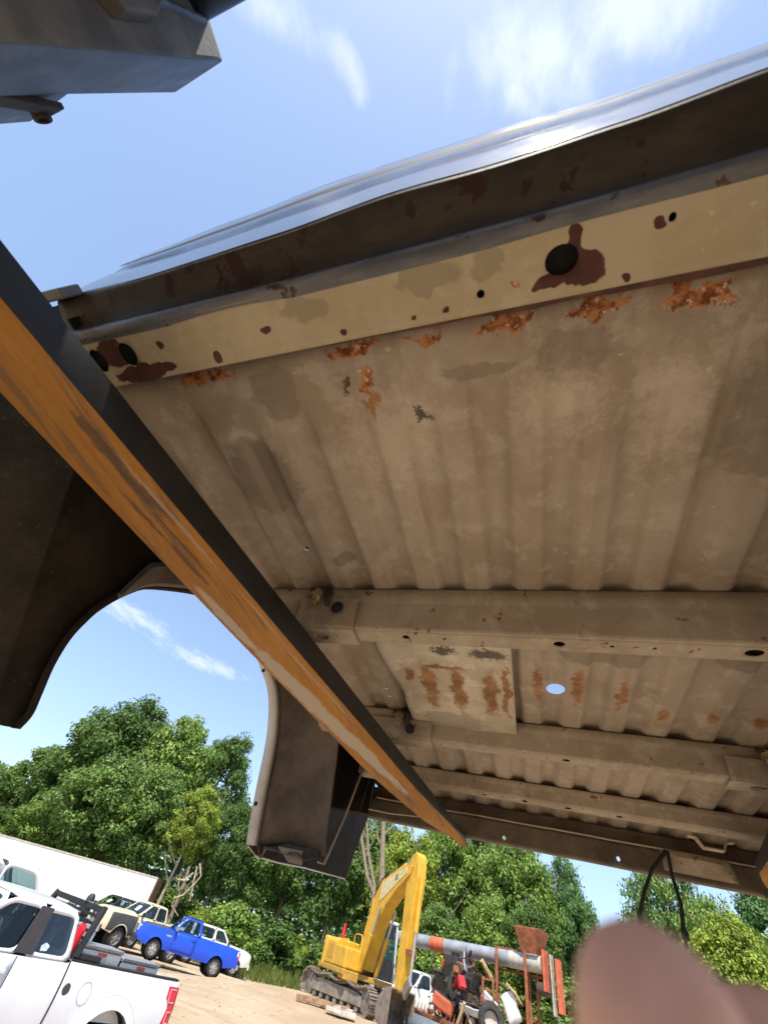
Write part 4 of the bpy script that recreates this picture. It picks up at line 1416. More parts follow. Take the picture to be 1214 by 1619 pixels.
for sg in (1, -1):
    tl_ = MB()
    z0, z1 = 0.80, 1.30
    xr_ = -2.955
    y_ = yh1(-2.9, 1.2)
    tl_.loft([[(xr_ + dx, sg * (yh1(-2.85, z) + dy), z) for dx, dy in ((-0.02, -0.16), (-0.03, 0.0), (0.02, 0.016), (0.20 + kk, 0.014), (0.20 + kk, -0.03), (0.0, -0.17))] for z, kk in ((z0, 0.0), (1.06, -0.07), (1.10, -0.07), (1.17, 0.03), (z1, 0.03))], True, True)
    tlo = tl_.build('tail_light', mat_red_lens, t1, bevel=0.006)
    for (za, zb2, ka) in ((1.13, 1.27, 0.0), (0.91, 1.03, -0.06)):
        cl_ = MB()
        for z in (za, zb2):
            cl_.beam((xr_ + 0.03, sg * (yh1(-2.85, z) + 0.02), z), (xr_ + 0.17 + ka, sg * (yh1(-2.85, z) + 0.02), z), 0.006, 0.016, (0, 0, 1))
        cl_.beam((xr_ + 0.17 + ka, sg * (yh1(-2.85, za) + 0.02), za), (xr_ + 0.17 + ka, sg * (yh1(-2.85, zb2) + 0.02), zb2), 0.006, 0.016, (1, 0, 0))
        cl_.build('lamp_bar', simple('pink_lens', (0.75, 0.35, 0.36), 0.2), tlo)
    # fuel door, badge, bed rail cap, cab to bed gap
fd = MB()
for r_ in (0.11,):
    fd.tube([(-1.02 + r_ * math.cos(a), yh1(-1.02, 1.10 + r_ * math.sin(a)) + 0.004, 1.10 + r_ * math.sin(a)) for a in linspace(0, 2 * math.pi, 25)], 0.0025, 5)
fd.build('fuel_door', simple('seam_grey', (0.42, 0.42, 0.43), 0.6), t1)
MB().lathe((-0.68, yh1(-0.68, 1.11) + 0.0, 1.11), (0, 1, 0), [(0, 0.06), (0.008, 0.058), (0.01, 0.0)], 20).build('fuel_badge', simple('dark_badge', (0.06, 0.05, 0.05), 0.5), t1)
for sg in (1, -1):
    MB().loft([[(x, sg * (yh1(x, 1.350) - 0.005), 1.362), (x, sg * (yh1(x, 1.350) - 0.0), 1.385), (x, sg * (yh1(x, 1.350) - 0.11), 1.385), (x, sg * (yh1(x, 1.350) - 0.112), 1.340)] for x in linspace(-2.93, -0.57, 8)], True, True).build('rail_cap', mat_trim, t1, bevel=0.004)
    MB().tube([(-0.55, sg * (yh1(-0.55, z) + 0.002), z) for z in linspace(0.56, 1.370, 10)], 0.012, 5).build('cab_gap', mat_well, t1)
    # black pillar panel between the two side windows
    pp_ = MB()
    yb_, yt_ = yh1(0, 1.340) - 0.015 + 0.014, 2.03 / 2 * 0.82 + 0.014
    pp_.prism([(0.10, sg * yb_, 1.350), (0.40, sg * yb_, 1.350), (0.33, sg * lerp(yb_, yt_, 0.93), 1.810), (0.12, sg * lerp(yb_, yt_, 0.93), 1.810)], (0, sg * 0.012, 0))
    pp_.build('pillar_panel', simple('satin_black', (0.05, 0.042, 0.04), 0.4), t1, bevel=0.004)
ar = MB()
ra_ = 0.40 * 1.5
for rad in (ra_ + 0.13,):
    ar.tube([(-1.66 + rad * math.cos(a), yh1(-1.66 + rad * math.cos(a), 0.40 + rad * math.sin(a)) - 0.004, 0.40 + rad * math.sin(a)) for a in linspace(0.1, math.pi - 0.1, 22)], 0.012, 6)
ar.build('arch_crease', p_white, t1, True)
dec = MB()
yb_ = yh1(0, 1.340) + 0.005
dec.prism([(0.02, yb_ - 0.022, 1.400), (-0.08, yb_ - 0.022, 1.410), (-0.10, yb_ - 0.035, 1.460), (-0.03, yb_ - 0.04, 1.485), (0.03, yb_ - 0.032, 1.450)], (0, 0.004, 0))
dec.build('window_sticker', simple('blue_white_sticker', (0.55, 0.62, 0.80), 0.6, 0, 0.4, 40), t1)
# headache rack
rk = thing('headache_rack', 'black slanted headache rack standing behind the white pickup cab', 'rack', (ctr.x, ctr.y, terrain(ctr.x, ctr.y)), math.atan2(hd.y, hd.x))
for sg in (1, -1):
    u_ = MB()
    u_.beam((-0.66, sg * 0.84, 1.390), (-0.80, sg * 0.74, 1.960), 0.09, 0.07, (1, 0, 0))
    u_.beam((-1.1, sg * 0.86, 1.420), (-0.72, sg * 0.85, 1.420), 0.09, 0.06)
    u_.build('upright', mat_trim, rk, bevel=0.006)
MB().beam((-0.80, -0.78, 1.920), (-0.80, 0.78, 1.920), 0.07, 0.07).build('top_bar', mat_trim, rk, bevel=0.006)
for i in range(5):
    z = 1.500 + i * 0.085
    MB().beam((-0.70 - i * 0.02, -0.80, z), (-0.70 - i * 0.02, 0.80, z), 0.03, 0.035).build('slat', mat_trim, rk)
MB().lathe((-0.80, 0.25, 1.960), (0, 0, 1), [(0, 0.07), (0.05, 0.065), (0.09, 0.04), (0.1, 0)], 14).build('beacon', mat_trim, rk, True)


def tool_box(lab, x0, x1, y0, y1, z1):
    o = thing('tool_box', lab, 'tool box', (ctr.x, ctr.y, terrain(ctr.x, ctr.y)), math.atan2(hd.y, hd.x), 'tool boxes in the white pickup bed')
    MB().box(x0, x1, y0, y1, 1.000, z1 - 0.05).build('chest', mat_diamond, o, bevel=0.01)
    lid = MB().prism([(x0 - 0.02, y0 - 0.02, z1 - 0.045), (x1 + 0.02, y0 - 0.02, z1 - 0.045), (x1, y0, z1), (x0, y0, z1)], (0, y1 - y0 + 0.02, 0)).build('lid', mat_diamond, o, bevel=0.008)
    MB().box((x0 + x1) / 2 - 0.10, (x0 + x1) / 2 + 0.06, y1 + 0.002, y1 + 0.02, z1 - 0.10, z1 - 0.06).build('latch', simple('dull_red_latch', (0.30, 0.05, 0.04), 0.5), lid)


tool_box('diamond plate side tool box with a red latch nearest the cab of the white pickup', -1.55, -0.72, 0.42, 0.80, 1.55)
tool_box('diamond plate side tool box nearest the tailgate of the white pickup', -2.45, -1.60, 0.42, 0.80, 1.49)
tool_box('pale diamond plate chest on the far side of the white pickup bed', -1.75, -0.70, -0.80, -0.40, 1.66)
drop(t1)

# ---- blue regular cab pickup
p_blue = paint('bright_blue_paint', (0.006, 0.065, 0.56), 0.3, (0.1, 0.1, 0.2), 0.12)
p_hoodwear = simple('faded_dark_hood', (0.055, 0.055, 0.075), 0.7, 0, 0.4, 5)
hd2 = Vector((-0.74, -0.67)).normalized()
lf2 = Vector((-hd2.y, hd2.x))
wb = at_dist(329, 1553, 31.2)
c2 = Vector((wb.x, wb.y)) + hd2 * 1.55 - lf2 * 0.75
spec = dict(L=5.3, W=1.78, wheel_x=(-1.55, 1.65), wheel_r=0.345, sill=0.40, rail=1.10, belt=1.10, hood=1.03, cowl_z=1.08, cab=(-0.42, 1.12), roof_x=(-0.30, 0.58), roof=1.68, paint=p_blue,
            doors=[(-0.25, 0.85)], tumble=0.76, rim=mat_alloy, mirror_paint=mat_chrome, bumper=mat_trim)
t2, yh2, zu2 = pickup('bright blue regular cab pickup with a faded dark hood', 'pickup truck', (c2.x, c2.y, terrain(wb.x, wb.y)), hd2, spec)
MB().loft([[(x, c_ * (yh2(x, zu2(x)) - 0.03), zu2(x) + 0.006 + 0.06 * (1 - abs(c_) ** 2.5) * (1 - 0.6 * sstep(x, 2.35, 2.65))) for c_ in linspace(-1, 1, 9)] for x in linspace(1.18, 2.56, 8)], False).build('hood', p_hoodwear, t2, True, solid=0.008)
MB().loft([[(x, 0.5 * 0.0 + c_ * 0.66, 1.684 + 0.004 * (1 - c_ * c_)) for c_ in linspace(-0.9, 0.9, 7)] for x in linspace(-0.24, 0.42, 5)], False).build('roof_patch', p_hoodwear, t2, True, solid=0.004)
MB().obox((-2.58, yh2(-2.58, 0.95) + 0.006, 0.98), (0.06, 0, 0), (0, 0.006, 0), (0, 0, 0.09)).build('side_sticker', mat_paper, t2)
MB().obox((1.14, yh2(1.1, 0.9) + 0.006, 0.88), (0.13, 0, 0), (0, 0.006, 0), (0, 0, 0.03)).build('fender_badge', mat_alloy, t2)
drop(t2)

# ---- cream pickup with a dark fender
p_cream = paint('cream_paint', (0.70, 0.63, 0.42), 0.3, (0.5, 0.4, 0.25), 0.15)
hd3 = Vector((-0.36, -0.93)).normalized()
c3 = at_dist(222, 1475, 34.5)
spec = dict(L=5.8, W=2.0, wheel_x=(-1.75, 1.80), wheel_r=0.41, sill=0.52, rail=1.30, belt=1.30, hood=1.26, cowl_z=1.32, cab=(-0.75, 1.15), roof_x=(-0.55, 0.45), roof=1.93, paint=p_cream, pillar=(0.05, 0.05),
            doors=[(-0.65, 0.0), (0.08, 1.02)], tumble=0.80, crown=0.11, bumper=mat_chrome)
t3, yh3, zu3 = pickup('cream crew cab pickup with a chrome split grille and dark front fender', 'pickup truck', (c3.x, c3.y, terrain(c3.x, c3.y) + 0.0), hd3, spec)
MB().loft([[(x, yh3(x, lerp(zl, zu3(x) - 0.03, k / 8)) + 0.008, lerp(zl, zu3(x) - 0.03, k / 8)) for k in range(9)] for x, zl in [(xx, 0.60 if abs(xx - 1.80) > 0.5 else 0.43 + math.sqrt(max(0, 0.26 - (xx - 1.8) ** 2))) for xx in linspace(1.08, 2.62, 22)]], False).build('dark_fender', simple('matte_grey_primer', (0.06, 0.06, 0.06), 0.6), t3, True, solid=0.008)
MB().obox((0.98, 0.30, 1.60), (0.10, 0, -0.10), (0, 0.16, 0), (0.004, 0, 0.004)).build('windshield_paper', mat_paper, t3)
drop(t3)

# ---- black car
p_black = paint('black_car_paint', (0.012, 0.012, 0.015), 0.3, (0.08, 0.07, 0.06), 0.3)
hd4 = Vector((-0.34, -0.94)).normalized()
c4 = at_dist(173, 1452, 38.5)
spec = dict(L=5.2, W=1.9, wheel_x=(-1.55, 1.60), wheel_r=0.38, sill=0.45, rail=1.25, belt=1.25, hood=1.15, cowl_z=1.22, cab=(-1.9, 1.05), roof_x=(-1.6, 0.25), roof=1.88, paint=p_black, pillar=(-0.3, -0.3), closed=True,
            doors=[(-1.35, -0.35), (-0.28, 0.92)], tumble=0.80, bumper=mat_trim)
t4, _, _ = pickup('black passenger van with a paper on its windshield beside the cream pickup', 'van', (c4.x, c4.y, terrain(c4.x, c4.y)), hd4, spec, name='passenger_van')
MB().obox((0.72, 0.28, 1.58), (0.09, 0, -0.07), (0, 0.15, 0), (0.004, 0, 0.004)).build('windshield_paper', mat_paper, t4)
drop(t4)

# ---- white crew cab facing right behind the blue pickup
p_white2 = paint('aged_white_paint', (0.68, 0.67, 0.64), 0.3, (0.45, 0.38, 0.28), 0.2)
hd5 = Vector((0.68, 0.73)).normalized()
lf5 = Vector((-hd5.y, hd5.x))
wb5 = at_dist(367, 1533, 43.5)
c5 = Vector((wb5.x, wb5.y)) - hd5 * 1.75 + lf5 * 0.85
spec = dict(L=5.7, W=1.98, wheel_x=(-1.75, 1.75), wheel_r=0.40, sill=0.50, rail=1.30, belt=1.30, hood=1.22, cowl_z=1.30, cab=(-2.2, 1.05), roof_x=(-1.95, 0.30), roof=1.95, paint=p_white2, pillar=(-0.25, -0.28), closed=True,
            doors=[(-1.1, -0.3), (-0.22, 0.92)], tumble=0.80, bumper=p_white2)
t5, _, _ = pickup('white sport utility vehicle facing right behind the blue pickup tail', 'suv', (c5.x, c5.y, terrain(c5.x, c5.y)), hd5, spec, name='sport_utility_vehicle')
drop(t5)
# ---- far white crew cab
c6 = at_dist(299, 1475, 50)
spec = dict(L=5.7, W=1.98, wheel_x=(-1.75, 1.75), wheel_r=0.40, sill=0.50, rail=1.28, belt=1.30, hood=1.22, cowl_z=1.30, cab=(-0.9, 1.05), roof_x=(-0.75, 0.40), roof=1.98, paint=p_white2, pillar=(0.0, -0.02),
            doors=[(-0.8, -0.06), (0.05, 0.92)], tumble=0.80)
t6, _, _ = pickup('distant white crew cab pickup showing its cab between the cream and blue pickups', 'pickup truck', (c6.x, c6.y, terrain(c6.x, c6.y)), Vector((0.9, 0.4)), spec)
drop(t6)
# ---- yellow and red machines glimpsed behind the rack
c7 = at_dist(152, 1443, 50)
spec = dict(L=4.8, W=1.85, wheel_x=(-1.4, 1.45), wheel_r=0.34, sill=0.42, rail=1.15, belt=1.15, hood=1.05, cowl_z=1.12, cab=(-1.2, 1.0), roof_x=(-0.9, 0.35), roof=2.35, paint=paint('school_yellow', (0.80, 0.46, 0.02)), closed=True, tumble=0.84)
t7, _, _ = pickup('yellow van roof peeking over the black van', 'van', (c7.x, c7.y, terrain(c7.x, c7.y)), Vector((-0.8, -0.6)), spec, name='yellow_van')
drop(t7)
fcan = thing('fuel_can', 'red can strapped upright between the white pickup cab and its rack', 'fuel can', (ctr.x, ctr.y, terrain(ctr.x, ctr.y)), math.atan2(hd.y, hd.x))
MB().loft([[(-0.62 - 0.1 * z_ + dx * k_, 0.62 + dy * k_, 1.22 + z_) for dx, dy in ((-0.03, -0.09), (0.03, -0.09), (0.03, 0.09), (-0.03, 0.09))] for z_, k_ in ((0, 1), (0.44, 1), (0.50, 0.6), (0.52, 0.25))], True, True).build('can_body', simple('bright_red', (0.62, 0.02, 0.03), 0.4), fcan, bevel=0.015)
MB().lathe((-0.672, 0.62, 1.735), (0, 0, 1), [(0, 0.03), (0.05, 0.03), (0.05, 0)], 12).build('cap', mat_trim, fcan)

# ---- white van beyond the near pickup
c9 = at_dist(12, 1372, 15.5)
spec = dict(L=5.2, W=1.95, wheel_x=(-1.5, 1.55), wheel_r=0.36, sill=0.42, rail=1.25, belt=1.25, hood=1.1, cowl_z=1.22, cab=(-2.3, 1.2), roof_x=(-2.0, 0.35), roof=2.12, paint=p_white, pillar=(-0.4, -0.45), closed=True, tumble=0.84, doors=[(-0.3, 1.05)])
t9, _, _ = pickup('white van whose rounded roof rises behind the near white pickup cab', 'van', (c9.x, c9.y, terrain(c9.x, c9.y)), Vector((0.25, 0.97)), spec, name='white_van')
drop(t9)

# ---- white box trailer
tr_r = at_dist(253, 1388, 47)
tdir = Vector((-0.89, -0.455, 0)).normalized()
trl = thing('box_trailer', 'long white box trailer parked behind the row of pickups', 'trailer', (tr_r.x, tr_r.y, terrain(tr_r.x, tr_r.y)), math.atan2(tdir.y, tdir.x))
trl.rotation_euler = (0, R(1.9), math.atan2(tdir.y, tdir.x))
zt = tr_r.z - terrain(tr_r.x, tr_r.y)
p_trail = simple('trailer_white', (0.74, 0.75, 0.77), 0.4, 0, 0.04, 0.8, 0, 0, 0.5, (0.5, 0.42, 0.34), 0.15)
LT = 15.5
MB().box(0, LT, 0, -2.5, zt - 2.75, zt - 0.06).build('box_body', p_trail, trl)
for i in range(8):
    MB().box(i * LT / 8 + 0.01, (i + 1) * LT / 8 - 0.01, 0.0, 0.012, zt - 2.65, zt - 0.12).build('side_panel', p_trail, trl)
mat_rail = simple('weathered_rail', (0.46, 0.41, 0.36), 0.6, 0, 0.25, 6, dirt=(0.25, 0.13, 0.07), dirt_amt=0.5)
MB().box(-0.03, LT + 0.03, -0.10, 0.04, zt - 0.10, zt).build('top_rail', mat_rail, trl)
MB().box(-0.03, LT + 0.03, -0.10, 0.04, zt - 2.85, zt - 2.72).build('bottom_rail', mat_rail, trl)
MB().box(-0.06, 0.02, -2.5, 0.05, zt - 2.85, zt - 0.01).build('rear_frame', simple('rusty_brown_frame', (0.20, 0.11, 0.07), 0.7, 0, 0.3, 5), trl)
for x in (1.6, 2.9):
    for y in (-0.2, -2.3):
        wheel(trl, (x, y, 0.5 + 0.0), 0.5, 0.28, 1 if y > -1 else -1)

# ================================================================== EXCAVATOR
mat_yel = simple('excavator_yellow', (0.62, 0.36, 0.03), 0.45, 0, 0.12, 2.5, 0.05, 0, 0.5, (0.30, 0.15, 0.04), 0.4)
mat_yel_dirty = simple('dirty_yellow', (0.50, 0.29, 0.045), 0.6, 0, 0.25, 3.5, 0.1, 0, 0.5, (0.16, 0.09, 0.04), 0.6)
mat_track = simple('muddy_track_steel', (0.22, 0.18, 0.14), 0.8, 0.1, 0.3, 5, 0.3, dirt=(0.36, 0.29, 0.21), dirt_amt=0.5)
mat_track_d = simple('dark_track_frame', (0.19, 0.165, 0.135), 0.8, 0, 0.3, 3, 0.2, dirt=(0.33, 0.27, 0.2), dirt_amt=0.5)
mat_grey_cab = simple('white_cab_frame', (0.62, 0.62, 0.60), 0.5)
mat_cyl = simple('cylinder_rod', (0.55, 0.55, 0.56), 0.25, 0.8, 0.1)
mat_rust = simple('red_brown_rust', (0.26, 0.09, 0.04), 0.85, 0, 0.4, 6, 0.3, dirt=(0.12, 0.05, 0.03), dirt_amt=0.5)
mat_decal_plate = simple('pale_boom_plate', (0.56, 0.50, 0.27), 0.5)

ec = at_dist(556, 1592, 28.5)
EX = Vector((ec.x, ec.y, terrain(ec.x, ec.y)))
ehd = Vector((0.91, -0.41)).normalized()
ex = thing('excavator', 'yellow crawler excavator with raised boom on the sand lot', 'excavator', EX, math.atan2(ehd.y, ehd.x))


def track(sg):
    y0 = sg * 1.12
    pts = []
    R0 = 0.40
    xa, xb = -1.75, 1.75
    N = 0
    loop = []
    for k in range(9):
        a = math.pi / 2 + math.pi * k / 8
        loop.append((xa + R0 * math.cos(a), R0 + R0 * math.sin(a)))
    loop += [(x, 0.0) for x in linspace(xa + 0.2, xb - 0.2, 16)]
    for k in range(9):
        a = -math.pi / 2 + math.pi * k / 8
        loop.append((xb + R0 * math.cos(a), R0 + R0 * math.sin(a)))
    loop += [(x, 2 * R0 - 0.09 * abs(math.sin((x - xb) / (xa - xb) * math.pi * 3))) for x in linspace(xb - 0.2, xa + 0.2, 16)]
    # resample to shoes
    seg = []
    tot = 0
    L_ = len(loop)
    ds = [math.dist(loop[i], loop[(i + 1) % L_]) for i in range(L_)]
    tot = sum(ds)
    n = 46
    belt = MB()
    acc, i = 0, 0
    for k in range(n):
        tgt = tot * k / n
        while acc + ds[i] < tgt:
            acc += ds[i]
            i += 1
        f = (tgt - acc) / ds[i]
        p, q = loop[i], loop[(i + 1) % L_]
        c_ = Vector((lerp(p[0], q[0], f), y0, lerp(p[1], q[1], f)))
        tg = Vector((q[0] - p[0], 0, q[1] - p[1])).normalized()
        nn = Vector((tg.z, 0, -tg.x))
        belt.obox(c_ + nn * 0.02, tg * 0.088, (0, 0.30, 0), nn * 0.018)
        belt.obox(c_ + nn * 0.055, tg * 0.012, (0, 0.30, 0), nn * 0.022)
        belt.obox(c_ - nn * 0.03, tg * 0.10, (0, 0.09, 0), nn * 0.035)
    tb = belt.build('track_belt', mat_track, ex)
    tb['kind'] = 'stuff'
    fr_ = MB()
    fr_.prism([(x, y0 - 0.17, z) for x, z in ((-1.55, 0.22), (1.55, 0.22), (1.55, 0.50), (1.2, 0.60), (-1.2, 0.62), (-1.55, 0.52))], (0, 0.34, 0))
    fr_.build('track_frame', mat_track_d, ex, bevel=0.02)
    for x in (xa, xb):
        MB().lathe((x, y0 - 0.12, R0), (0, 1, 0), [(0, 0), (0, 0.1), (0.03, 0.30), (0.05, 0.35), (0.19, 0.35), (0.21, 0.30), (0.24, 0.1), (0.24, 0)], 22).build('idler', mat_track_d, ex, True, angle=40)
    for x in linspace(-1.3, 1.3, 7):
        MB().lathe((x, y0 - 0.14, 0.15), (0, 1, 0), [(0, 0), (0, 0.10), (0.28, 0.10), (0.28, 0)], 14).build('roller', mat_track_d, ex, True, angle=40)


track(1)
track(-1)
MB().box(-0.9, 0.9, -0.85, 0.85, 0.45, 0.75).build('undercarriage', mat_track_d, ex, bevel=0.04)
MB().lathe((0, 0, 0.74), (0, 0, 1), [(0, 0.62), (0.16, 0.62), (0.16, 0)], 28).build('slew_ring', mat_track_d, ex, True, angle=40)
# upper works are turned on the slew ring: u = forward, v = left
TW = R(-24)
cu_, su_ = math.cos(TW), math.sin(TW)


def U(f, l, z):
    return Vector((f * cu_ - l * su_, f * su_ + l * cu_, z))


def ubox(mb, f0, f1, l0, l1, z0, z1):
    return mb.add([U(f, l, z) for f in (f0, f1) for l in (l0, l1) for z in (z0, z1)], [(0, 1, 3, 2), (4, 6, 7, 5), (0, 4, 5, 1), (2, 3, 7, 6), (0, 2, 6, 4), (1, 5, 7, 3)])


ubox(MB(), -1.9, 1.15, -1.3, 1.3, 0.92, 1.10).build('deck', mat_yel_dirty, ex, bevel=0.03)
cw = MB()
cw.loft([[U(-1.5 - 0.62 * math.cos(a) ** 0.7 if abs(a) < 1.57 else -1.5, 1.32 * math.sin(a), z) for a in linspace(-1.57, 1.57, 15)] + [U(-1.35, 1.32, z), U(-1.35, -1.32, z)] for z in (0.95, 1.0, 1.75, 1.95, 2.0)], True, True)
cw.build('counterweight', mat_yel, ex, True, bevel=0.05, angle=40)
hd_ = MB()
hd_.loft([[U(f, l, z) for l, z in ((-1.28, 1.11), (-1.28, 1.85), (-1.15, 2.0), (1.1, 2.0), (1.25, 1.85), (1.25, 1.11))] for f in (-1.34, -0.2)], True, True)
hd_.build('engine_hood', mat_yel, ex, bevel=0.05)
ubox(MB(), -0.19, 1.1, -1.28, -0.45, 1.11, 1.78).build('tool_cover', mat_yel, ex, bevel=0.06)
ubox(MB(), 0.5, 1.2, -1.22, -0.5, 0.80, 1.10).build('front_step', mat_yel_dirty, ex, bevel=0.03)
for i in range(3):
    ubox(MB(), -1.0 + i * 0.26, -0.80 + i * 0.26, -1.295, -1.275, 1.3, 1.75).build('vent_panel', mat_yel_dirty, ex, bevel=0.01)
rl = MB()
rl.tube([U(1.05, -0.55, 1.1), U(1.05, -0.55, 2.15), U(0.95, -0.55, 2.28), U(0.3, -0.55, 2.28), U(0.2, -0.55, 2.2), U(0.2, -0.55, 1.75)], 0.025, 7)
rl.build('handrail', mat_yel, ex, True)
rl = MB()
rl.tube([U(1.1, -1.2, 1.1), U(1.1, -1.2, 1.9), U(1.0, -1.2, 2.0), U(0.4, -1.2, 2.0), U(0.35, -1.2, 1.78)], 0.025, 7)
rl.build('handrail', mat_yel, ex, True)
MB().lathe(U(-0.9, -0.7, 2.0), (0, 0, 1), [(0, 0.09), (0.35, 0.09), (0.36, 0.07), (0.55, 0.07), (0.55, 0)], 14).build('exhaust', mat_red_lens, ex, True, angle=40)
# cab
cb_ = MB()
cz0, cz1 = 1.12, 2.95
corn = [(-0.5, 0.35), (1.15, 0.35), (1.15, 1.3), (-0.5, 1.3)]
for (f, l) in corn:
    cb_.beam(U(f, l, cz0), U(f - (0.22 if f > 0 else 0), l, cz1), 0.10, 0.10, (1, 0, 0))
cb_.add([U(f, l, z) for z in (cz1, cz1 + 0.12) for f, l in ((-0.55, 0.3), (1.0, 0.3), (1.0, 1.35), (-0.55, 1.35))], [(3, 2, 1, 0), (4, 5, 6, 7), (0, 1, 5, 4), (1, 2, 6, 5), (2, 3, 7, 6), (3, 0, 4, 7)])
cabo = cb_.build('cab', mat_grey_cab, ex, bevel=0.03)
ubox(MB(), -0.5, 1.15, 0.34, 1.31, cz0, 1.75).build('cab_lower', simple('cab_lower_grey', (0.10, 0.09, 0.08), 0.7), cabo, bevel=0.03)
for P_ in ([U(1.15, 0.4, 1.75), U(1.15, 1.25, 1.75), U(0.95, 1.25, cz1), U(0.95, 0.4, cz1)], [U(-0.45, 0.35, 1.75), U(1.1, 0.35, 1.75), U(0.9, 0.35, cz1), U(-0.45, 0.35, cz1)],
           [U(-0.45, 1.3, 1.75), U(1.1, 1.3, 1.75), U(0.9, 1.3, cz1), U(-0.45, 1.3, cz1)], [U(-0.5, 0.4, 1.75), U(-0.5, 1.25, 1.75), U(-0.5, 1.25, cz1), U(-0.5, 0.4, cz1)]):
    MB().add(P_, [(0, 1, 2, 3)]).build('cab_window', mat_glass, cabo)
ubox(MB(), -0.1, 0.2, 0.55, 1.1, 1.2, 2.4).build('operator_seat', mat_seat, cabo, bevel=0.05)
# boom, stick, bucket in the plane l = 0
BL = -0.05
U0 = U


def U(f, l, z):
    return U0(f if f < 0.7 else 0.7 + (f - 0.7) * 1.42, l, z)



def plate(outline, half, name, mat, parent=ex, bevel=0.02, l=BL):
    m = MB()
    m.prism([U(f, l - half, z) for f, z in outline], U(0, 2 * half, 0) - U(0, 0, 0))
    return m.build(name, mat, parent, bevel=bevel)


boom = plate([(0.45, 1.35), (1.0, 1.25), (1.50, 2.6), (1.95, 3.40), (2.65, 4.0), (3.40, 4.50), (3.5, 4.75), (3.2, 4.82), (2.35, 4.62), (1.45, 4.25), (1.0, 3.6), (0.70, 2.5)], 0.30, 'boom', mat_yel)
plate([(1.50, 3.50), (1.95, 3.75), (2.6, 4.18), (3.20, 4.52), (3.18, 4.72), (2.4, 4.52), (1.55, 4.18)], 0.012, 'boom_plate', mat_decal_plate, boom, 0.0, BL - 0.31)
mk = MB()
for i, (f0, f1, z) in enumerate(((2.45, 2.65, 4.40), (2.45, 2.62, 4.32), (2.45, 2.65, 4.24))):
    mk.add([U(f0, BL - 0.327, z), U(f1, BL - 0.327, z + 0.07), U(f1, BL - 0.327, z + 0.105), U(f0, BL - 0.327, z + 0.035)], [(0, 1, 2, 3)])
mk.add([U(2.45, BL - 0.328, 4.24), U(2.485, BL - 0.328, 4.25), U(2.485, BL - 0.328, 4.45), U(2.45, BL - 0.328, 4.435)], [(0, 1, 2, 3)])
mk.build('boom_mark', mat_well, boom)
stick = plate([(3.25, 5.12), (3.55, 5.28), (3.72, 5.12), (3.78, 4.4), (3.55, 2.2), (3.38, 1.0), (3.18, 0.95), (3.12, 1.2), (3.16, 2.6), (3.12, 4.35)], 0.23, 'stick', mat_yel)
for i, z in enumerate((4.3, 2.1)):
    MB().beam(U(3.5, BL - 0.21, z), U(3.5, BL + 0.21, z), 0.5, 0.14).build('stick_band', mat_rust, stick, bevel=0.01)


def ram(a, b_, r0, r1, split, name, parent, l):
    a3, b3 = U(a[0], l, a[1]), U(b_[0], l, b_[1])
    m = a3.lerp(b3, split)
    c_ = MB().tube([a3, m], r0, 12).build(name, mat_yel, parent, True, angle=40)
    MB().tube([m, b3], r1, 10).build('rod', mat_cyl, c_, True, angle=40)


ram((1.05, 1.2), (1.80, 3.3), 0.10, 0.055, 0.55, 'lift_cylinder', ex, BL - 0.42)
ram((1.05, 1.2), (1.80, 3.3), 0.10, 0.055, 0.55, 'lift_cylinder', ex, BL + 0.42)
ram((1.75, 4.45), (3.35, 5.15), 0.11, 0.06, 0.6, 'stick_cylinder', boom, BL)
ram((3.82, 4.4), (3.70, 1.3), 0.10, 0.055, 0.55, 'bucket_cylinder', stick, BL)
for k, l in enumerate((-0.3, -0.1)):
    MB().tube([U(0.4, l, 1.9), U(0.55, l, 2.6), U(0.9, l, 3.1 + 0.1 * k), U(1.0, l, 3.75), U(1.35, l, 4.3), U(1.9, l, 4.62)], 0.028, 7).build('hose', mat_rubber, boom, True)
bk = MB()
prof = [(3.40, 1.05), (3.05, 1.0), (2.75, 0.75), (2.60, 0.40), (2.72, 0.12), (3.0, 0.0), (3.35, 0.02)]
bk.loft([[U(f, BL + l, z) for f, z in prof] for l in linspace(-0.55, 0.55, 7)], False)
for l in (-0.55, 0.55):
    bk.add([U(f, BL + l, z) for f, z in prof], [tuple(range(len(prof)))])
bko = bk.build('bucket', mat_track, ex, solid=0.04)
for i in range(5):
    l = -0.46 + i * 0.23
    MB().beam(U(3.30, BL + l, 0.03), U(3.62, BL + l, 0.10), 0.10, 0.07, (0, 0, 1), 0.07, 0.02).build('tooth', mat_track, bko, bevel=0.005)
MB().beam(U(3.72, BL, 1.35), U(3.42, BL, 0.95), 0.12, 0.34).build('bucket_link', mat_track_d, bko, bevel=0.02)

# ================================================================== YARD MACHINES AND SCRAP
def gz(p, dz=0.0):
    return Vector((p.x, p.y, terrain(p.x, p.y) + dz))


# ---- grain auger on a rusty frame
mat_galv = simple('galvanised_tube', (0.36, 0.38, 0.41), 0.45, 0.35, 0.15, 2.5, 0.05, dirt=(0.5, 0.5, 0.52), dirt_amt=0.4)
mat_orange = simple('faded_orange_paint', (0.55, 0.13, 0.06), 0.6, 0, 0.2, 5, 0.05, dirt=(0.25, 0.09, 0.05), dirt_amt=0.5)
a0, a1 = at_dist(628, 1481, 31.0), at_dist(862, 1527, 27.0)
au = thing('auger_pipe', 'long grey auger tube with an orange band and rusty hopper beside the excavator', 'auger', gz((a0 + a1) / 2))
base = Vector(au.location)
ad = (a1 - a0).normalized()


def ap(t_, off=Vector()):
    return a0.lerp(a1, t_) - base + off


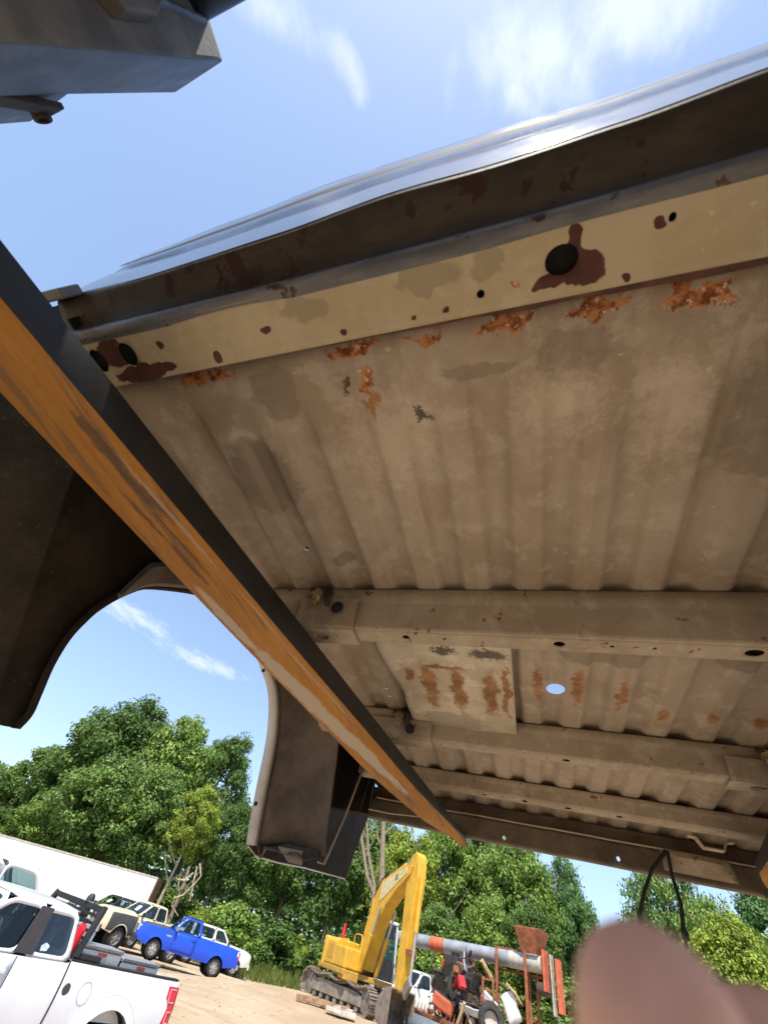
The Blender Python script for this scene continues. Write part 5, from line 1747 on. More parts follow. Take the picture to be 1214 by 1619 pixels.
rad = 0.26
MB().tube([ap(0.02), ap(0.27)], rad, 22).build('tube_section', mat_galv, au, True, angle=40)
MB().tube([ap(0.272), ap(0.37)], rad * 1.03, 22).build('orange_band', mat_orange, au, True, angle=40)
MB().tube([ap(0.372), ap(0.80)], rad, 22).build('tube_section', mat_galv, au, True, angle=40)
MB().tube([ap(0.80), ap(0.985)], rad * 1.04, 22).build('tube_section', simple('pale_galvanised', (0.47, 0.45, 0.40), 0.55, 0.2), au, True, angle=40)
MB().tube([ap(-0.02), ap(0.02)], [0.12, rad], 16).build('tube_tip', mat_orange, au, True, angle=40)
up = Vector((0, 0, 1))
sdv = ad.cross(up).normalized()
hop = MB()
hc = ap(0.93) + up * 0.25
hop.loft([[hc + ad * (i * k_) + sdv * (j * k_) + up * h_ for i, j in ((-1, -1), (1, -1), (1, 1), (-1, 1))] for h_, k_ in ((0, 0.34), (0.75, 0.56), (0.80, 0.56))], True)
hop.build('hopper', mat_rust, au, solid=0.02)
MB().beam(ap(1.0) + up * 0.45, ap(1.0) - up * 0.75, 0.5, 0.10, ad).build('end_plate', mat_orange, au, bevel=0.01)
MB().beam(ap(1.035) + up * 0.35, ap(1.035) - up * 1.35, 0.30, 0.06, ad).build('drive_guard', mat_rail, au, bevel=0.01)
MB().beam(ap(1.07) + up * 0.25, ap(1.07) - up * 1.25, 0.40, 0.14, ad).build('drive_guard', mat_orange, au, bevel=0.01)
MB().lathe(ap(0.99) - up * 0.7, ad, [(-0.3, 0), (-0.3, 0.2), (0.1, 0.2), (0.1, 0)], 16).build('motor', mat_darksteel, au, True, angle=40)
MB().tube([ap(1.05) - up * 1.3, ap(1.05) - up * 2.2 + ad * 0.05, ap(1.04) - up * 3.4], 0.03, 6).build('drive_cable', mat_cable, au, True)


def post(t_, off, lab_name='post', w=0.12):
    p = ap(t_, sdv * off)
    zb_ = terrain((p + base).x, (p + base).y) - base.z
    MB().beam((p.x, p.y, zb_), (p.x, p.y, p.z + 0.3), w, w, (1, 0, 0)).build(lab_name, mat_rust, au, bevel=0.01)
    return Vector((p.x, p.y, zb_))


for t_, off in ((0.70, -0.34), (0.735, 0.34), (0.885, -0.34), (0.905, 0.34), (0.93, -0.34)):
    post(t_, off)
for h_ in (-0.35, -1.6):
    MB().beam(ap(0.69, sdv * -0.36 + up * h_), ap(0.95, sdv * -0.36 + up * h_), 0.08, 0.08).build('cross_rail', mat_rust, au, bevel=0.01)
MB().beam(ap(0.70, sdv * -0.36 + up * 0.32), ap(0.93, sdv * -0.36 + up * 0.32), 0.08, 0.08).build('cross_rail', mat_rust, au, bevel=0.01)
MB().obox(ap(0.905) - up * 2.35 - sdv * -0.0 + sdv * 0.42 * -1, ad * 0.30, sdv * 0.05, up * 0.38).build('control_box', simple('dirty_white_box', (0.58, 0.55, 0.47), 0.6, 0, 0.15, 4, dirt=(0.3, 0.2, 0.1), dirt_amt=0.5), au, bevel=0.02)

# ---- rusty stake rack standing in the scrap
rk0, rk1 = at_dist(763, 1590, 26.5), at_dist(782, 1592, 25.8)
sr = thing('stake_rack', 'rusty tubular stake rack leaning in front of the scrap heap', 'rack', gz(at_dist(772, 1619, 26)))
rb_ = Vector(sr.location)
for px in (763, 779):
    pt, pb = at_dist(px, 1543, 26.0), at_dist(px + 1, 1605, 26.0)
    MB().beam(pb - rb_, pt - rb_, 0.07, 0.07, (1, 0, 0)).build('upright', mat_rust, sr)
for k in range(4):
    y_ = 1546 + k * 17
    MB().beam(at_dist(761, y_, 26) - rb_, at_dist(781, y_ + 5, 26) - rb_, 0.05, 0.05).build('rung', mat_rust, sr)

# ---- white truck with dark load behind the excavator
c10 = at_dist(661, 1560, 36)
spec = dict(L=5.6, W=1.95, wheel_x=(-1.65, 1.7), wheel_r=0.38, sill=0.46, rail=1.25, belt=1.25, hood=1.15, cowl_z=1.23, cab=(-0.3, 1.05), roof_x=(-0.2, 0.45), roof=1.9, paint=p_white2, tumble=0.8)
t10, _, _ = pickup('old white pickup with a dark covered load behind the excavator stick', 'pickup truck', gz(c10, 0.0), Vector((-0.62, -0.78)), spec)
drop(t10)
cv = MB()
cv.loft([[(x, l, z) for l, z in ((-0.82, 1.1), (-0.80, 1.55), (-0.5, 1.85), (0, 1.95), (0.5, 1.85), (0.80, 1.55), (0.82, 1.1))] for x in (-2.6, -2.5, -0.5, -0.4)], True, True)
cvo = thing('tarp_cover', 'dark grey canopy over the bed of the old white pickup', 'canopy', gz(c10, 0.0), math.atan2(-0.78, -0.62))
cv.build('canopy_shell', simple('dark_tarp', (0.09, 0.09, 0.09), 0.7, 0, 0.3, 4, 0.2), cvo, True, bevel=0.03)
MB().box(-2.62, -2.601, -0.5, 0.5, 1.3, 1.75).build('canopy_window', mat_trim, cvo)

# ---- two grey pipes on the ground
mat_pipe = simple('blue_grey_pipe', (0.20, 0.24, 0.28), 0.5, 0.1, 0.15, 2, 0.05, dirt=(0.36, 0.32, 0.27), dirt_amt=0.3)
for i, (pa, pb, lab) in enumerate((((646, 1590), (765, 1622), 'blue grey steel pipe lying beside the excavator, upper of two'), ((646, 1606), (745, 1634), 'blue grey steel pipe lying beside the excavator, lower and nearer one'))):
    p0, p1 = at_dist(pa[0], pa[1], 26.5 - i * 1.2), at_dist(pb[0], pb[1], 23.5 - i * 1.2)
    for p in (p0, p1):
        p.z = terrain(p.x, p.y) + 0.30 - i * 0.03
    o = thing('steel_pipe', lab, 'pipe', gz(p0), 0, 'grey pipes on the ground')
    L0 = Vector(o.location)
    MB().tube([p0 - L0, p1 - L0], 0.28, 22, False).build('pipe_wall', mat_pipe, o, True, solid=0.02, angle=50)
    MB().tube([p0.lerp(p1, 0.02) - L0, p0.lerp(p1, 0.05) - L0], 0.30, 22).build('collar', mat_pipe, o, True, angle=50)

# ---- harrow with a row of rusty tines
h0, h1 = at_dist(655, 1577, 27.5), at_dist(742, 1602, 25.5)
hr = thing('spike_harrow', 'rusty harrow bar with a row of upright tines behind the grey pipes', 'harrow', gz(h0))
L0 = Vector(hr.location)
h0.z, h1.z = terrain(h0.x, h0.y) + 0.62, terrain(h1.x, h1.y) + 0.62
MB().beam(h0 - L0, h1 - L0, 0.12, 0.12).build('bar', mat_rust, hr, bevel=0.01)
for k in range(16):
    p = h0.lerp(h1, k / 15) - L0
    MB().tube([p, p + Vector((0.02, 0, 0.12)), p + Vector((0.06, 0, 0.30))], [0.022, 0.02, 0.008], 6).build('tine', mat_rust, hr)
for k in (0.05, 0.95):
    p = h0.lerp(h1, k) - L0
    MB().beam(p, p - Vector((0, 0, 0.62)), 0.1, 0.1, (1, 0, 0)).build('leg', mat_rust, hr)

# ---- scrap heap: every piece its own object
rnd = random.Random(21)
mat_engine = simple('oily_engine_black', (0.035, 0.032, 0.03), 0.55, 0.3, 0.5, 14, 0.4, dirt=(0.12, 0.07, 0.04), dirt_amt=0.4)
mat_scrap_red = simple('scrap_red', (0.50, 0.03, 0.035), 0.45, 0, 0.2, 6)
mat_scrap_tan = simple('scrap_tan', (0.50, 0.33, 0.18), 0.7, 0, 0.3, 6)
mat_scrap_white = simple('scrap_white', (0.66, 0.66, 0.68), 0.5, 0, 0.1, 6)
mat_scrap_blue = simple('scrap_blue', (0.06, 0.16, 0.30), 0.5)


def at_px(px, py, d):
    p = at_dist(px, py, d)
    return p


def scrap_engine(px, py, d, lab, k=1.0):
    p = at_px(px, py, d)
    o = thing('scrap_engine', lab, 'engine', p, rnd.uniform(0, 6))
    MB().prism([(-0.4 * k, -0.3 * k, -0.3 * k), (0.4 * k, -0.3 * k, -0.3 * k), (0.4 * k, -0.36 * k, 0.1 * k), (0.3 * k, -0.2 * k, 0.35 * k), (-0.3 * k, -0.2 * k, 0.35 * k), (-0.4 * k, -0.36 * k, 0.1 * k)], (0, 0.6 * k, 0)).build('block', mat_engine, o, bevel=0.03)
    for i in range(3):
        MB().lathe((0.42 * k, (-0.15 + 0.2 * i) * k, (0.0 + 0.12 * (i % 2)) * k), (1, 0, 0), [(0, 0), (0, 0.13 * k), (0.06 * k, 0.13 * k), (0.06 * k, 0.09 * k), (0.09 * k, 0.09 * k), (0.09 * k, 0)], 16).build('pulley', mat_darksteel, o, True, angle=40)
    for i in range(4):
        MB().tube([((-0.3 + 0.2 * i) * k, -0.28 * k, 0.2 * k), ((-0.3 + 0.2 * i) * k, -0.5 * k, 0.15 * k), ((-0.25 + 0.18 * i) * k, -0.52 * k, -0.1 * k)], 0.045 * k, 8).build('manifold', mat_rust, o, True)
    MB().lathe((0, 0.1 * k, 0.33 * k), (0, 0, 1), [(0, 0.14 * k), (0.12 * k, 0.16 * k), (0.14 * k, 0.05 * k), (0.16 * k, 0)], 16).build('air_cleaner', mat_engine, o, True, angle=40)


scrap_engine(722, 1535, 27.5, 'greasy black engine on top of the scrap heap', 1.2)
scrap_engine(742, 1560, 27.0, 'greasy black engine lower in the scrap heap beside the stake rack', 1.15)
scrap_engine(735, 1585, 26.8, 'black engine lying at the foot of the scrap heap', 1.1)
scrap_engine(704, 1560, 27.8, 'dark engine on the left side of the scrap heap', 1.1)


def scrap_tyre(px, py, d, r, ax, lab):
    o = thing('discarded_car_wheel', lab, 'tyre', at_px(px, py, d))
    ax = Vector(ax).normalized()
    w = r * 0.55
    MB().lathe(-ax * w / 2, ax, [(0.0, r * 0.55), (0, r * 0.85), (w * 0.15, r * 0.97), (w * 0.35, r), (w * 0.65, r), (w * 0.85, r * 0.97), (w, r * 0.85), (w, r * 0.55), (w * 0.7, r * 0.52), (w * 0.3, r * 0.52), (0, r * 0.55)], 26).build('tread', mat_tyre, o, True, angle=50)
    MB().lathe(-ax * w * 0.1, ax, [(0, r * 0.54), (0.02, r * 0.5), (-0.05, r * 0.3), (-0.05, 0)], 20).build('wheel_disc', mat_rail, o, True)


scrap_tyre(722, 1566, 26.9, 0.50, (0.6, -0.75, 0.2), 'black tyre standing in the middle of the scrap heap')
scrap_tyre(776, 1614, 24.2, 0.48, (0.25, -0.95, 0.25), 'black tyre lying at the bottom edge in front of the rusty posts')


def scrap_sheet(px, py, d, w, h, mat, lab, rot, nm='scrap_metal', cat='scrap'):
    o = thing(nm, lab, cat, at_px(px, py, d))
    o.rotation_euler = rot
    m = MB()
    m.sheet(linspace(-w / 2, w / 2, 8), linspace(-h / 2, h / 2, 6), lambda u, v: (u, 0.12 * math.sin(u * 3 + v * 2) * w * 0.4 + 0.05 * mnoise.noise(Vector((u * 4, v * 4, px))), v))
    m.build('panel', mat, o, True, solid=0.015)
    MB().tube([(-w / 2, 0, h / 2), (0, 0.1 * w, h / 2 + 0.02), (w / 2, 0.02, h / 2)], 0.025, 6).build('bent_edge', mat_darksteel, o, True)


scrap_sheet(727, 1556, 26.6, 0.55, 0.45, mat_scrap_red, 'crumpled bright red panel in the centre of the scrap heap', (0.3, 0.2, 0.4))
scrap_sheet(719, 1531, 27.9, 1.1, 0.3, mat_scrap_red, 'long red strip along the top of the scrap heap', (0.6, 0.1, 0.2))
scrap_sheet(700, 1588, 26.2, 0.9, 0.4, mat_orange, 'orange red bent panel left of the scrap heap behind the pipes', (0.2, 0.3, 0.3))
scrap_sheet(752, 1602, 25.6, 1.3, 0.28, mat_scrap_white, 'pale blue white panel at the foot of the scrap heap', (0.9, 0.15, 0.1))
scrap_sheet(775, 1590, 26.8, 0.9, 0.5, mat_scrap_white, 'white car panel behind the stake rack', (0.3, 0.5, -0.3))
scrap_sheet(808, 1594, 27.2, 0.6, 0.9, mat_scrap_white, 'curved white car door between the rusty posts', (0.2, -0.5, 0.3))
scrap_sheet(736, 1538, 27.1, 0.22, 0.5, mat_scrap_blue, 'small blue canister shaped panel on top of the scrap heap', (0.1, 0.2, 0.8))
scrap_sheet(712, 1575, 26.7, 0.5, 0.5, mat_engine, 'black battered panel left of the centre tyre in the scrap heap', (0.3, 0.6, 0.5))


def scrap_bar(pts, d, r, mat, lab, nm='scrap_tube'):
    p0 = at_px(*pts[0], d)
    o = thing(nm, lab, 'scrap', p0)
    P = [at_px(x, y, d + 0.15 * i) - p0 for i, (x, y) in enumerate(pts)]
    MB().tube(P, r, 8).build('tube', mat, o, True)
    MB().lathe(P[-1], P[-1] - P[-2], [(-0.06, r * 1.3), (0.02, r * 1.4), (0.03, 0)], 10).build('flange', mat_darksteel, o, True, angle=40)


scrap_bar([(722, 1521), (735, 1528), (750, 1538)], 27.6, 0.09, mat_scrap_tan, 'tan pipe lying across the top of the scrap heap')
scrap_bar([(761, 1518), (770, 1535), (780, 1552)], 27.2, 0.09, mat_scrap_tan, 'tan bent pipe sloping down beside the left rusty post')
scrap_bar([(762, 1524), (775, 1545), (790, 1556), (800, 1563)], 27.4, 0.05, mat_darksteel, 'dark thin pipe sloping behind the left rusty post')
scrap_bar([(800, 1555), (815, 1572), (825, 1590)], 27.0, 0.05, mat_scrap_tan, 'thin tan pipe curving between the rusty posts')
scrap_bar([(698, 1512), (701, 1530), (700, 1568)], 28.2, 0.07, mat_yel, 'yellow hooked pipe standing behind the scrap heap')
scrap_bar([(684, 1533), (700, 1537), (706, 1540)], 28.0, 0.08, mat_darksteel, 'dark horizontal bar left of the yellow hooked pipe')
scrap_bar([(734, 1585), (728, 1605), (722, 1622)], 24.8, 0.06, mat_scrap_tan, 'wooden pole leaning on the grey pipes')
scrap_bar([(690, 1545), (692, 1575)], 27.6, 0.06, mat_darksteel, 'dark upright bar at the left end of the scrap heap')
scrap_bar([(712, 1545), (708, 1560), (714, 1580)], 26.9, 0.05, mat_scrap_red, 'red bent tube on the left of the scrap heap')
scrap_bar([(748, 1536), (752, 1560), (746, 1580)], 26.8, 0.06, mat_rust, 'rusty bent tube hanging over the scrap heap engines')

# ---- broken timber and rubble in front of the tracks
mat_wood = simple('weathered_wood', (0.30, 0.18, 0.11), 0.85, 0, 0.4, 8, 0.3)
for i, (px, py, L_, a, lab) in enumerate(((484, 1591, 0.9, 0.5, 'brown broken timber lying farthest left below the tracks'), (500, 1597, 0.9, 0.2, 'brown broken timber lying second from the left below the tracks'), (515, 1603, 0.7, -0.4, 'brown split timber in the middle of the rubble'),
                                         (530, 1610, 1.0, 0.3, 'brown timber lying just left of the bucket'))):
    p = at_dist(px, py, 25.0)
    p.z = terrain(p.x, p.y) + 0.1
    o = thing('broken_timber', lab, 'timber', p, a, 'broken timbers below the tracks')
    MB().beam((-L_ / 2, 0, 0), (L_ / 2, 0.05, 0.06), 0.2, 0.16).build('log', mat_wood, o, bevel=0.02)
    MB().beam((L_ / 2 - 0.05, 0.05, 0.07), (L_ / 2 + 0.2, 0.09, 0.1), 0.12, 0.05, (0, 0, 1), 0.03, 0.02).build('splinter', mat_wood, o)
for i, (px, py, lab) in enumerate(((528, 1613, 'white broken slab lying left of the bucket'), (545, 1616, 'pale broken slab at the bottom edge beside the bucket'))):
    p = at_dist(px, py, 24.2)
    p.z = terrain(p.x, p.y) + 0.08
    o = thing('broken_slab', lab, 'slab', p, 0.6 * i)
    mat_slab = simple('pale_concrete', (0.45, 0.41, 0.35), 0.9, 0, 0.2, 5)
    MB().prism([(-0.35, -0.2, 0), (0.3, -0.28, 0.02), (0.42, 0.1, 0.03), (0.05, 0.3, 0.0), (-0.4, 0.15, 0)], (0, 0.02, 0.10)).build('slab_piece', mat_slab, o)
    MB().prism([(-0.1, -0.1, 0.1), (0.2, -0.12, 0.13), (0.1, 0.1, 0.13)], (0, 0, 0.06)).build('chip', mat_slab, o)

# jumbled small scrap that nobody could count: one mass of brackets, rods and housings
V, F, MI = [], [], []
rn = random.Random(99)
mats_s = [mat_engine, mat_rust, mat_darksteel, mat_scrap_red, mat_scrap_tan, mat_rail, mat_scrap_white]
hb0 = at_dist(735, 1600, 27.3)
hb0.z = terrain(hb0.x, hb0.y)
jm = MB()
for i in range(520):
    u_ = rn.gauss(0, 0.9)
    if abs(u_) > 2.1:
        continue
    hmax = 2.3 * math.exp(-(u_ / 1.15) ** 2) + 0.3
    c_ = hb0 + Vector((u_, rn.gauss(0.3, 0.6), rn.random() ** 0.8 * hmax))
    a_ = Vector((rn.gauss(0, 1), rn.gauss(0, 1), rn.gauss(0, 1))).normalized()
    e1, e2 = frame(a_)
    k_ = rn.random()
    n0 = len(jm.f)
    if k_ < 0.5:
        jm.obox(c_, a_ * rn.uniform(0.15, 0.6), e1 * rn.uniform(0.012, 0.04), e2 * rn.uniform(0.012, 0.04))
    elif k_ < 0.8:
        jm.obox(c_, a_ * rn.uniform(0.06, 0.2), e1 * rn.uniform(0.05, 0.16), e2 * rn.uniform(0.03, 0.12))
    else:
        jm.lathe(c_, a_, [(0, 0.0), (0, rn.uniform(0.06, 0.2)), (rn.uniform(0.05, 0.25), rn.uniform(0.05, 0.18)), (0.2, 0)], 9)
    MI += [rn.choices(range(7), (7, 3.5, 5, 0.9, 0.7, 0.9, 0.3))[0]] * (len(jm.f) - n0)
jo = jm.build('scrap_jumble', mats_s[0], None)
for m_ in mats_s[1:]:
    jo.data.materials.append(m_)
for p_, i_ in zip(jo.data.polygons, MI):
    p_.material_index = i_
jo['kind'] = 'stuff'
jo['label'] = 'jumbled heap of greasy engine parts, rods and rusty brackets'

# ================================================================== TREES
def leaf_material(name, dark, light, trans=0.35):
    t = NT(name)
    oi = t.t.nodes.new('ShaderNodeObjectInfo')
    geo = t.t.nodes.new('ShaderNodeNewGeometry')
    n = t.noise(t.obj(), 2.4, 3, 0.6)
    rnd_ = geo.outputs['Random Per Island']
    f = t.math('ADD', t.math('MULTIPLY', n, 0.9), t.math('MULTIPLY', t.math('SUBTRACT', rnd_, 0.5), 0.6))
    c = t.mix(t.step(f, 0.25, 0.75), dark, light)
    mul = t.t.nodes.new('ShaderNodeMix')
    mul.data_type = 'RGBA'
    mul.blend_type = 'MULTIPLY'
    mul.inputs[0].default_value = 1
    t.put(mul.inputs[6], c)
    t.put(mul.inputs[7], oi.outputs['Color'])
    cc = mul.outputs[2]
    d = t.t.nodes.new('ShaderNodeBsdfPrincipled')
    t.put(d.inputs['Base Color'], cc)
    d.inputs['Roughness'].default_value = 0.5
    d.inputs['Specular IOR Level'].default_value = 0.3
    tr = t.t.nodes.new('ShaderNodeBsdfTranslucent')
    t.put(tr.inputs['Color'], cc)
    mx = t.t.nodes.new('ShaderNodeMixShader')
    mx.inputs[0].default_value = trans
    t.t.links.new(d.outputs[0], mx.inputs[1])
    t.t.links.new(tr.outputs[0], mx.inputs[2])
    t.t.links.new(mx.outputs[0], t.out.inputs[0])
    return t.m


mat_leaf = leaf_material('green_leaves', (0.105, 0.185, 0.045), (0.28, 0.39, 0.095))
mat_bark = simple('grey_bark', (0.22, 0.18, 0.13), 0.9, 0, 0.35, 6, 0.5)


def crown_mesh(seed, clumps, leaves, size, droop=0.0, flat=1.0, spread=(0.16, 0.34)):
    """unit crown: radius 1, height -1..1, made of leaf-sized faces in clumps"""
    rn = random.Random(seed)
    V, F = [], []
    cs = []
    for k in range(clumps):
        while True:
            p = Vector((rn.uniform(-1, 1), rn.uniform(-1, 1), rn.uniform(-1, 1)))
            if p.length < 1:
                break
        if p.length < 0.45:
            p = p.normalized() * rn.uniform(0.4, 0.9)
        taper = 1 - 0.30 * max(0, p.z) ** 1.5
        p = Vector((p.x * taper, p.y * taper, p.z))
        p *= 1 + 0.22 * mnoise.noise(Vector((p.x * 1.5, p.y * 1.5, p.z * 1.5 + seed)))
        cs.append((p * 0.82, rn.uniform(*spread)))
    per = leaves // clumps
    for c_, r in cs:
        squash = Vector((1.15, 1.15, 0.72 * flat))
        for i in range(per):
            d = Vector((rn.gauss(0, 1), rn.gauss(0, 1), rn.gauss(0, 1) + 0.25)).normalized()
            rr = r * (rn.random() ** 0.45)
            p = c_ + Vector((d.x * squash.x, d.y * squash.y, d.z * squash.z)) * rr
            p.z -= droop * rn.random() * r * 2
            nrm = (d + Vector((rn.gauss(0, 0.45), rn.gauss(0, 0.45), rn.gauss(0, 0.45) + 0.5))).normalized()
            u, w = frame(nrm)
            a = rn.uniform(0, 6.283)
            u, w = u * math.cos(a) + w * math.sin(a), w * math.cos(a) - u * math.sin(a)
            if droop:
                u = (u + Vector((0, 0, -1.6 * droop))).normalized()
                w = nrm.cross(u).normalized()
            s_ = size * rn.uniform(0.65, 1.35)
            o = len(V)
            V += [p - u * s_, p - w * s_ * 0.55 + nrm * s_ * 0.12, p + u * s_, p + w * s_ * 0.55 + nrm * s_ * 0.12]
            F.append((o, o + 1, o + 2, o + 3))
    me = bpy.data.meshes.new('crown')
    me.from_pydata([tuple(v) for v in V], [], F)
    me.materials.append(mat_leaf)
    return me


CROWNS = [crown_mesh(11, 150, 26000, 0.030, spread=(0.12, 0.26)), crown_mesh(12, 190, 26000, 0.028, spread=(0.09, 0.22)), crown_mesh(13, 120, 24000, 0.031, spread=(0.13, 0.28)),
          crown_mesh(14, 130, 22000, 0.026, 0.5, spread=(0.10, 0.22)), crown_mesh(15, 80, 15000, 0.034, spread=(0.12, 0.24))]
BUSH = [crown_mesh(31, 60, 7000, 0.060, spread=(0.18, 0.36)), crown_mesh(32, 70, 7000, 0.055, spread=(0.16, 0.34))]


def trunk_mesh(seed, h, r, crown_c, crown_r, lean=0.0):
    rn = random.Random(seed)
    m = MB()
    pts = [Vector((lean * h * f * f + 0.15 * mnoise.noise(Vector((f * 3, seed, 0))), 0.15 * mnoise.noise(Vector((f * 3, seed, 9))), h * f)) for f in linspace(0, 0.92, 9)]
    m.tube([pts[0] - Vector((0, 0, 0.4))] + pts, [r * 1.5] + [r * lerp(1.15, 0.25, k / 8) for k in range(9)], 10)
    for k in range(7):
        f = 0.35 + 0.08 * k
        i = min(7, int(f * 8 / 0.92))
        p = pts[i]
        a = rn.uniform(0, 6.28)
        d = Vector((math.cos(a), math.sin(a), rn.uniform(0.4, 0.9)))
        L_ = crown_r * rn.uniform(0.5, 0.9)
        m.tube([p, p + d * L_ * 0.5 + Vector((0, 0, 0.1 * L_)), p + d * L_ + Vector((0, 0, 0.3 * L_))], [r * 0.42, r * 0.25, r * 0.08], 7)
    return m


def tree(px, py, d, rx, label, kind=0, rz=None, tint=(1, 1, 1), base_f=0.22, group=None, lean=0.0, bark=None, name='tree', seed=None):
    """px, py: the crown's top in the photo, d: distance on the ground"""
    top = at_dist(px, py, d)
    g0 = terrain(top.x, top.y)
    H = top.z - g0
    seed = seed or int(px * 7 + py)
    o = thing(name, label, 'tree', (top.x, top.y, g0), 0, group)
    cz = H * (base_f + 1) / 2
    ch = H * (1 - base_f) / 2 * 1.06
    tk = trunk_mesh(seed, H * 0.9, max(0.12, H * 0.014), cz, rx, lean).build('trunk', bark or mat_bark, o, True)
    c = bpy.data.objects.new('crown', CROWNS[kind % len(CROWNS)])
    col.objects.link(c)
    c.parent = o
    c.location = (0, 0, cz)
    c.scale = (rx, rx, ch)
    c.rotation_euler = (0, 0, (seed * 1.7) % 6.28)
    c.color = (*tint, 1)
    return o


DK, MD, LT_, YL, BL_ = (0.62, 0.72, 0.68), (0.9, 0.95, 0.9), (1.15, 1.15, 0.95), (1.5, 1.28, 0.75), (0.68, 0.86, 1.0)
tree(238, 1104, 64, 6.6, 'tallest broad dark green tree left of the wheel arch opening', 0, tint=DK)
tree(318, 1126, 62, 5.6, 'tall light green tree right of the tallest tree', 2, tint=LT_)
tree(385, 1150, 63, 5.0, 'tall dark green tree touching the pale rim of the wheel arch', 1, tint=DK)
tree(164, 1166, 66, 5.2, 'dark green tree on the left shoulder of the tallest tree', 1, tint=DK)
tree(95, 1176, 70, 4.6, 'loose dark green tree standing second from the left edge', 4, tint=MD)
tree(12, 1205, 74, 5.5, 'loose light green tree at the left edge of the picture', 4, tint=LT_)
tree(-60, 1190, 78, 6.5, 'green tree just off the left edge behind the trailer', 0, tint=MD)
tree(205, 1190, 57, 5.2, 'mid green rounded tree in front of the tallest tree', 2, tint=MD)
tree(120, 1262, 60, 4.6, 'bright green low tree above the white trailer', 0, tint=LT_)
tree(50, 1275, 66, 4.6, 'dark low tree above the left part of the white trailer', 1, tint=DK)
tree(270, 1215, 56, 4.6, 'green leafy tree behind the bare forked trunk', 0, tint=MD)
tree(338, 1240, 52, 3.1, 'yellow green vine covered tree with a bare pale forked trunk', 4, tint=YL, base_f=0.42, bark=simple('pale_bare_bark', (0.42, 0.34, 0.23), 0.9, 0, 0.25, 5, 0.3), lean=0.03)
tree(395, 1255, 55, 3.6, 'dark green tree draped in vines left of the black panel corner', 1, tint=DK)
tree(445, 1255, 58, 4.2, 'vine covered green column of foliage below the wheel arch rim', 0, tint=MD)
tree(500, 1240, 62, 5.0, 'dark wood tree behind the black panel corner', 1, tint=DK)
tree(560, 1262, 60, 4.4, 'tall dark tree between the panel corner and the excavator boom', 0, tint=DK)
tree(610, 1280, 60, 4.6, 'green tree directly behind the excavator boom', 2, tint=MD)
tree(655, 1300, 55, 4.0, 'bright yellow green tree right of the excavator stick', 2, tint=YL)
tree(712, 1285, 60, 4.8, 'tall light green tree below the fork tip', 0, tint=LT_)
tree(765, 1300, 62, 4.6, 'green tree in the middle of the right hand wood', 1, tint=MD)
tree(815, 1310, 58, 4.6, 'bright green tree above the auger hopper', 2, tint=LT_)
tree(872, 1330, 63, 4.2, 'dark blue green tree left of the sky gap', 3, tint=BL_)
tree(900, 1400, 60, 3.2, 'small dark tree at the left side of the sky gap', 1, tint=BL_)
tree(1030, 1340, 60, 5.0, 'drooping willow like tree behind the two dangling wires', 3, tint=MD, base_f=0.30)
tree(1105, 1395, 56, 3.8, 'light green drooping tree right of the dangling wires', 3, tint=LT_)
tree(1130, 1430, 50, 4.0, 'bright yellow green tree beside the fingertip', 2, tint=YL)
tree(1190, 1375, 62, 4.6, 'dark blue green tree at the right edge of the picture', 1, tint=BL_)
tree(1265, 1440, 58, 5.0, 'green tree just off the right edge', 0, tint=MD)
tree(930, 1462, 66, 3.6, 'low green tree filling the bottom of the sky gap', 0, tint=MD)
tree(840, 1420, 52, 3.4, 'low dark green tree behind the auger hopper', 1, tint=DK)
tree(770, 1420, 52, 3.6, 'low light green tree behind the auger tube', 0, tint=LT_)
tree(700, 1420, 51, 3.4, 'low mid green tree behind the scrap heap', 2, tint=MD)

# bare dead trunks by the boom
for i, (pts, rr, lab) in enumerate((([(608, 1470), (594, 1420), (580, 1385), (572, 1330), (569, 1300)], 0.22, 'bare grey trunk leaning left behind the excavator boom'),
                                   ([(596, 1450), (592, 1400), (582, 1350), (580, 1300)], 0.20, 'bare grey trunk standing just left of the excavator boom'),
                                   ([(600, 1470), (603, 1420), (604, 1370), (606, 1300)], 0.38, 'thick bare grey trunk right behind the excavator boom'),
                                   ([(254, 1500), (262, 1470), (278, 1430), (292, 1395), (300, 1370)], 0.20, 'pale bare leaning trunk above the distant white pickup'))):
    base_ = at_dist(pts[0][0], pts[0][1], 49)
    base_.z = terrain(base_.x, base_.y)
    o = thing('bare_trunk', lab, 'tree trunk', base_)
    P = [Vector((0, 0, -0.2))] + [at_dist(x, y, 49) - base_ for x, y in pts[1:]]
    MB().tube(P, [rr * lerp(1.0, 0.6, k / (len(P) - 1)) for k in range(len(P))], 10).build('stem', mat_bark, o, True)
    for k, s_ in enumerate((-1, 1)):
        q = P[2].lerp(P[3], 0.4 + 0.3 * k)
        MB().tube([q, q + Vector((s_ * 0.7, 0.1, 0.7)), q + Vector((s_ * 1.0, 0.1, 1.6))], [rr * 0.35, rr * 0.25, rr * 0.08], 7).build('branch', mat_bark, o, True)
# curling pale branches
o = thing('fallen_branch', 'pale crooked bare branch curling in front of the woods above the white pickups', 'branch', at_dist(280, 1440, 48.5))
L0 = Vector(o.location)
for k, pts in enumerate(([(312, 1370), (305, 1400), (290, 1415), (276, 1420), (272, 1432), (282, 1448)], [(306, 1380), (292, 1392), (280, 1390)], [(316, 1365), (318, 1385), (306, 1400), (300, 1425)])):
    MB().tube([at_dist(x, y, 48.5) - L0 for x, y in pts], [0.075 - 0.01 * i for i in range(len(pts))], 7).build('limb', MATS['pale_bare_bark'], o, True)

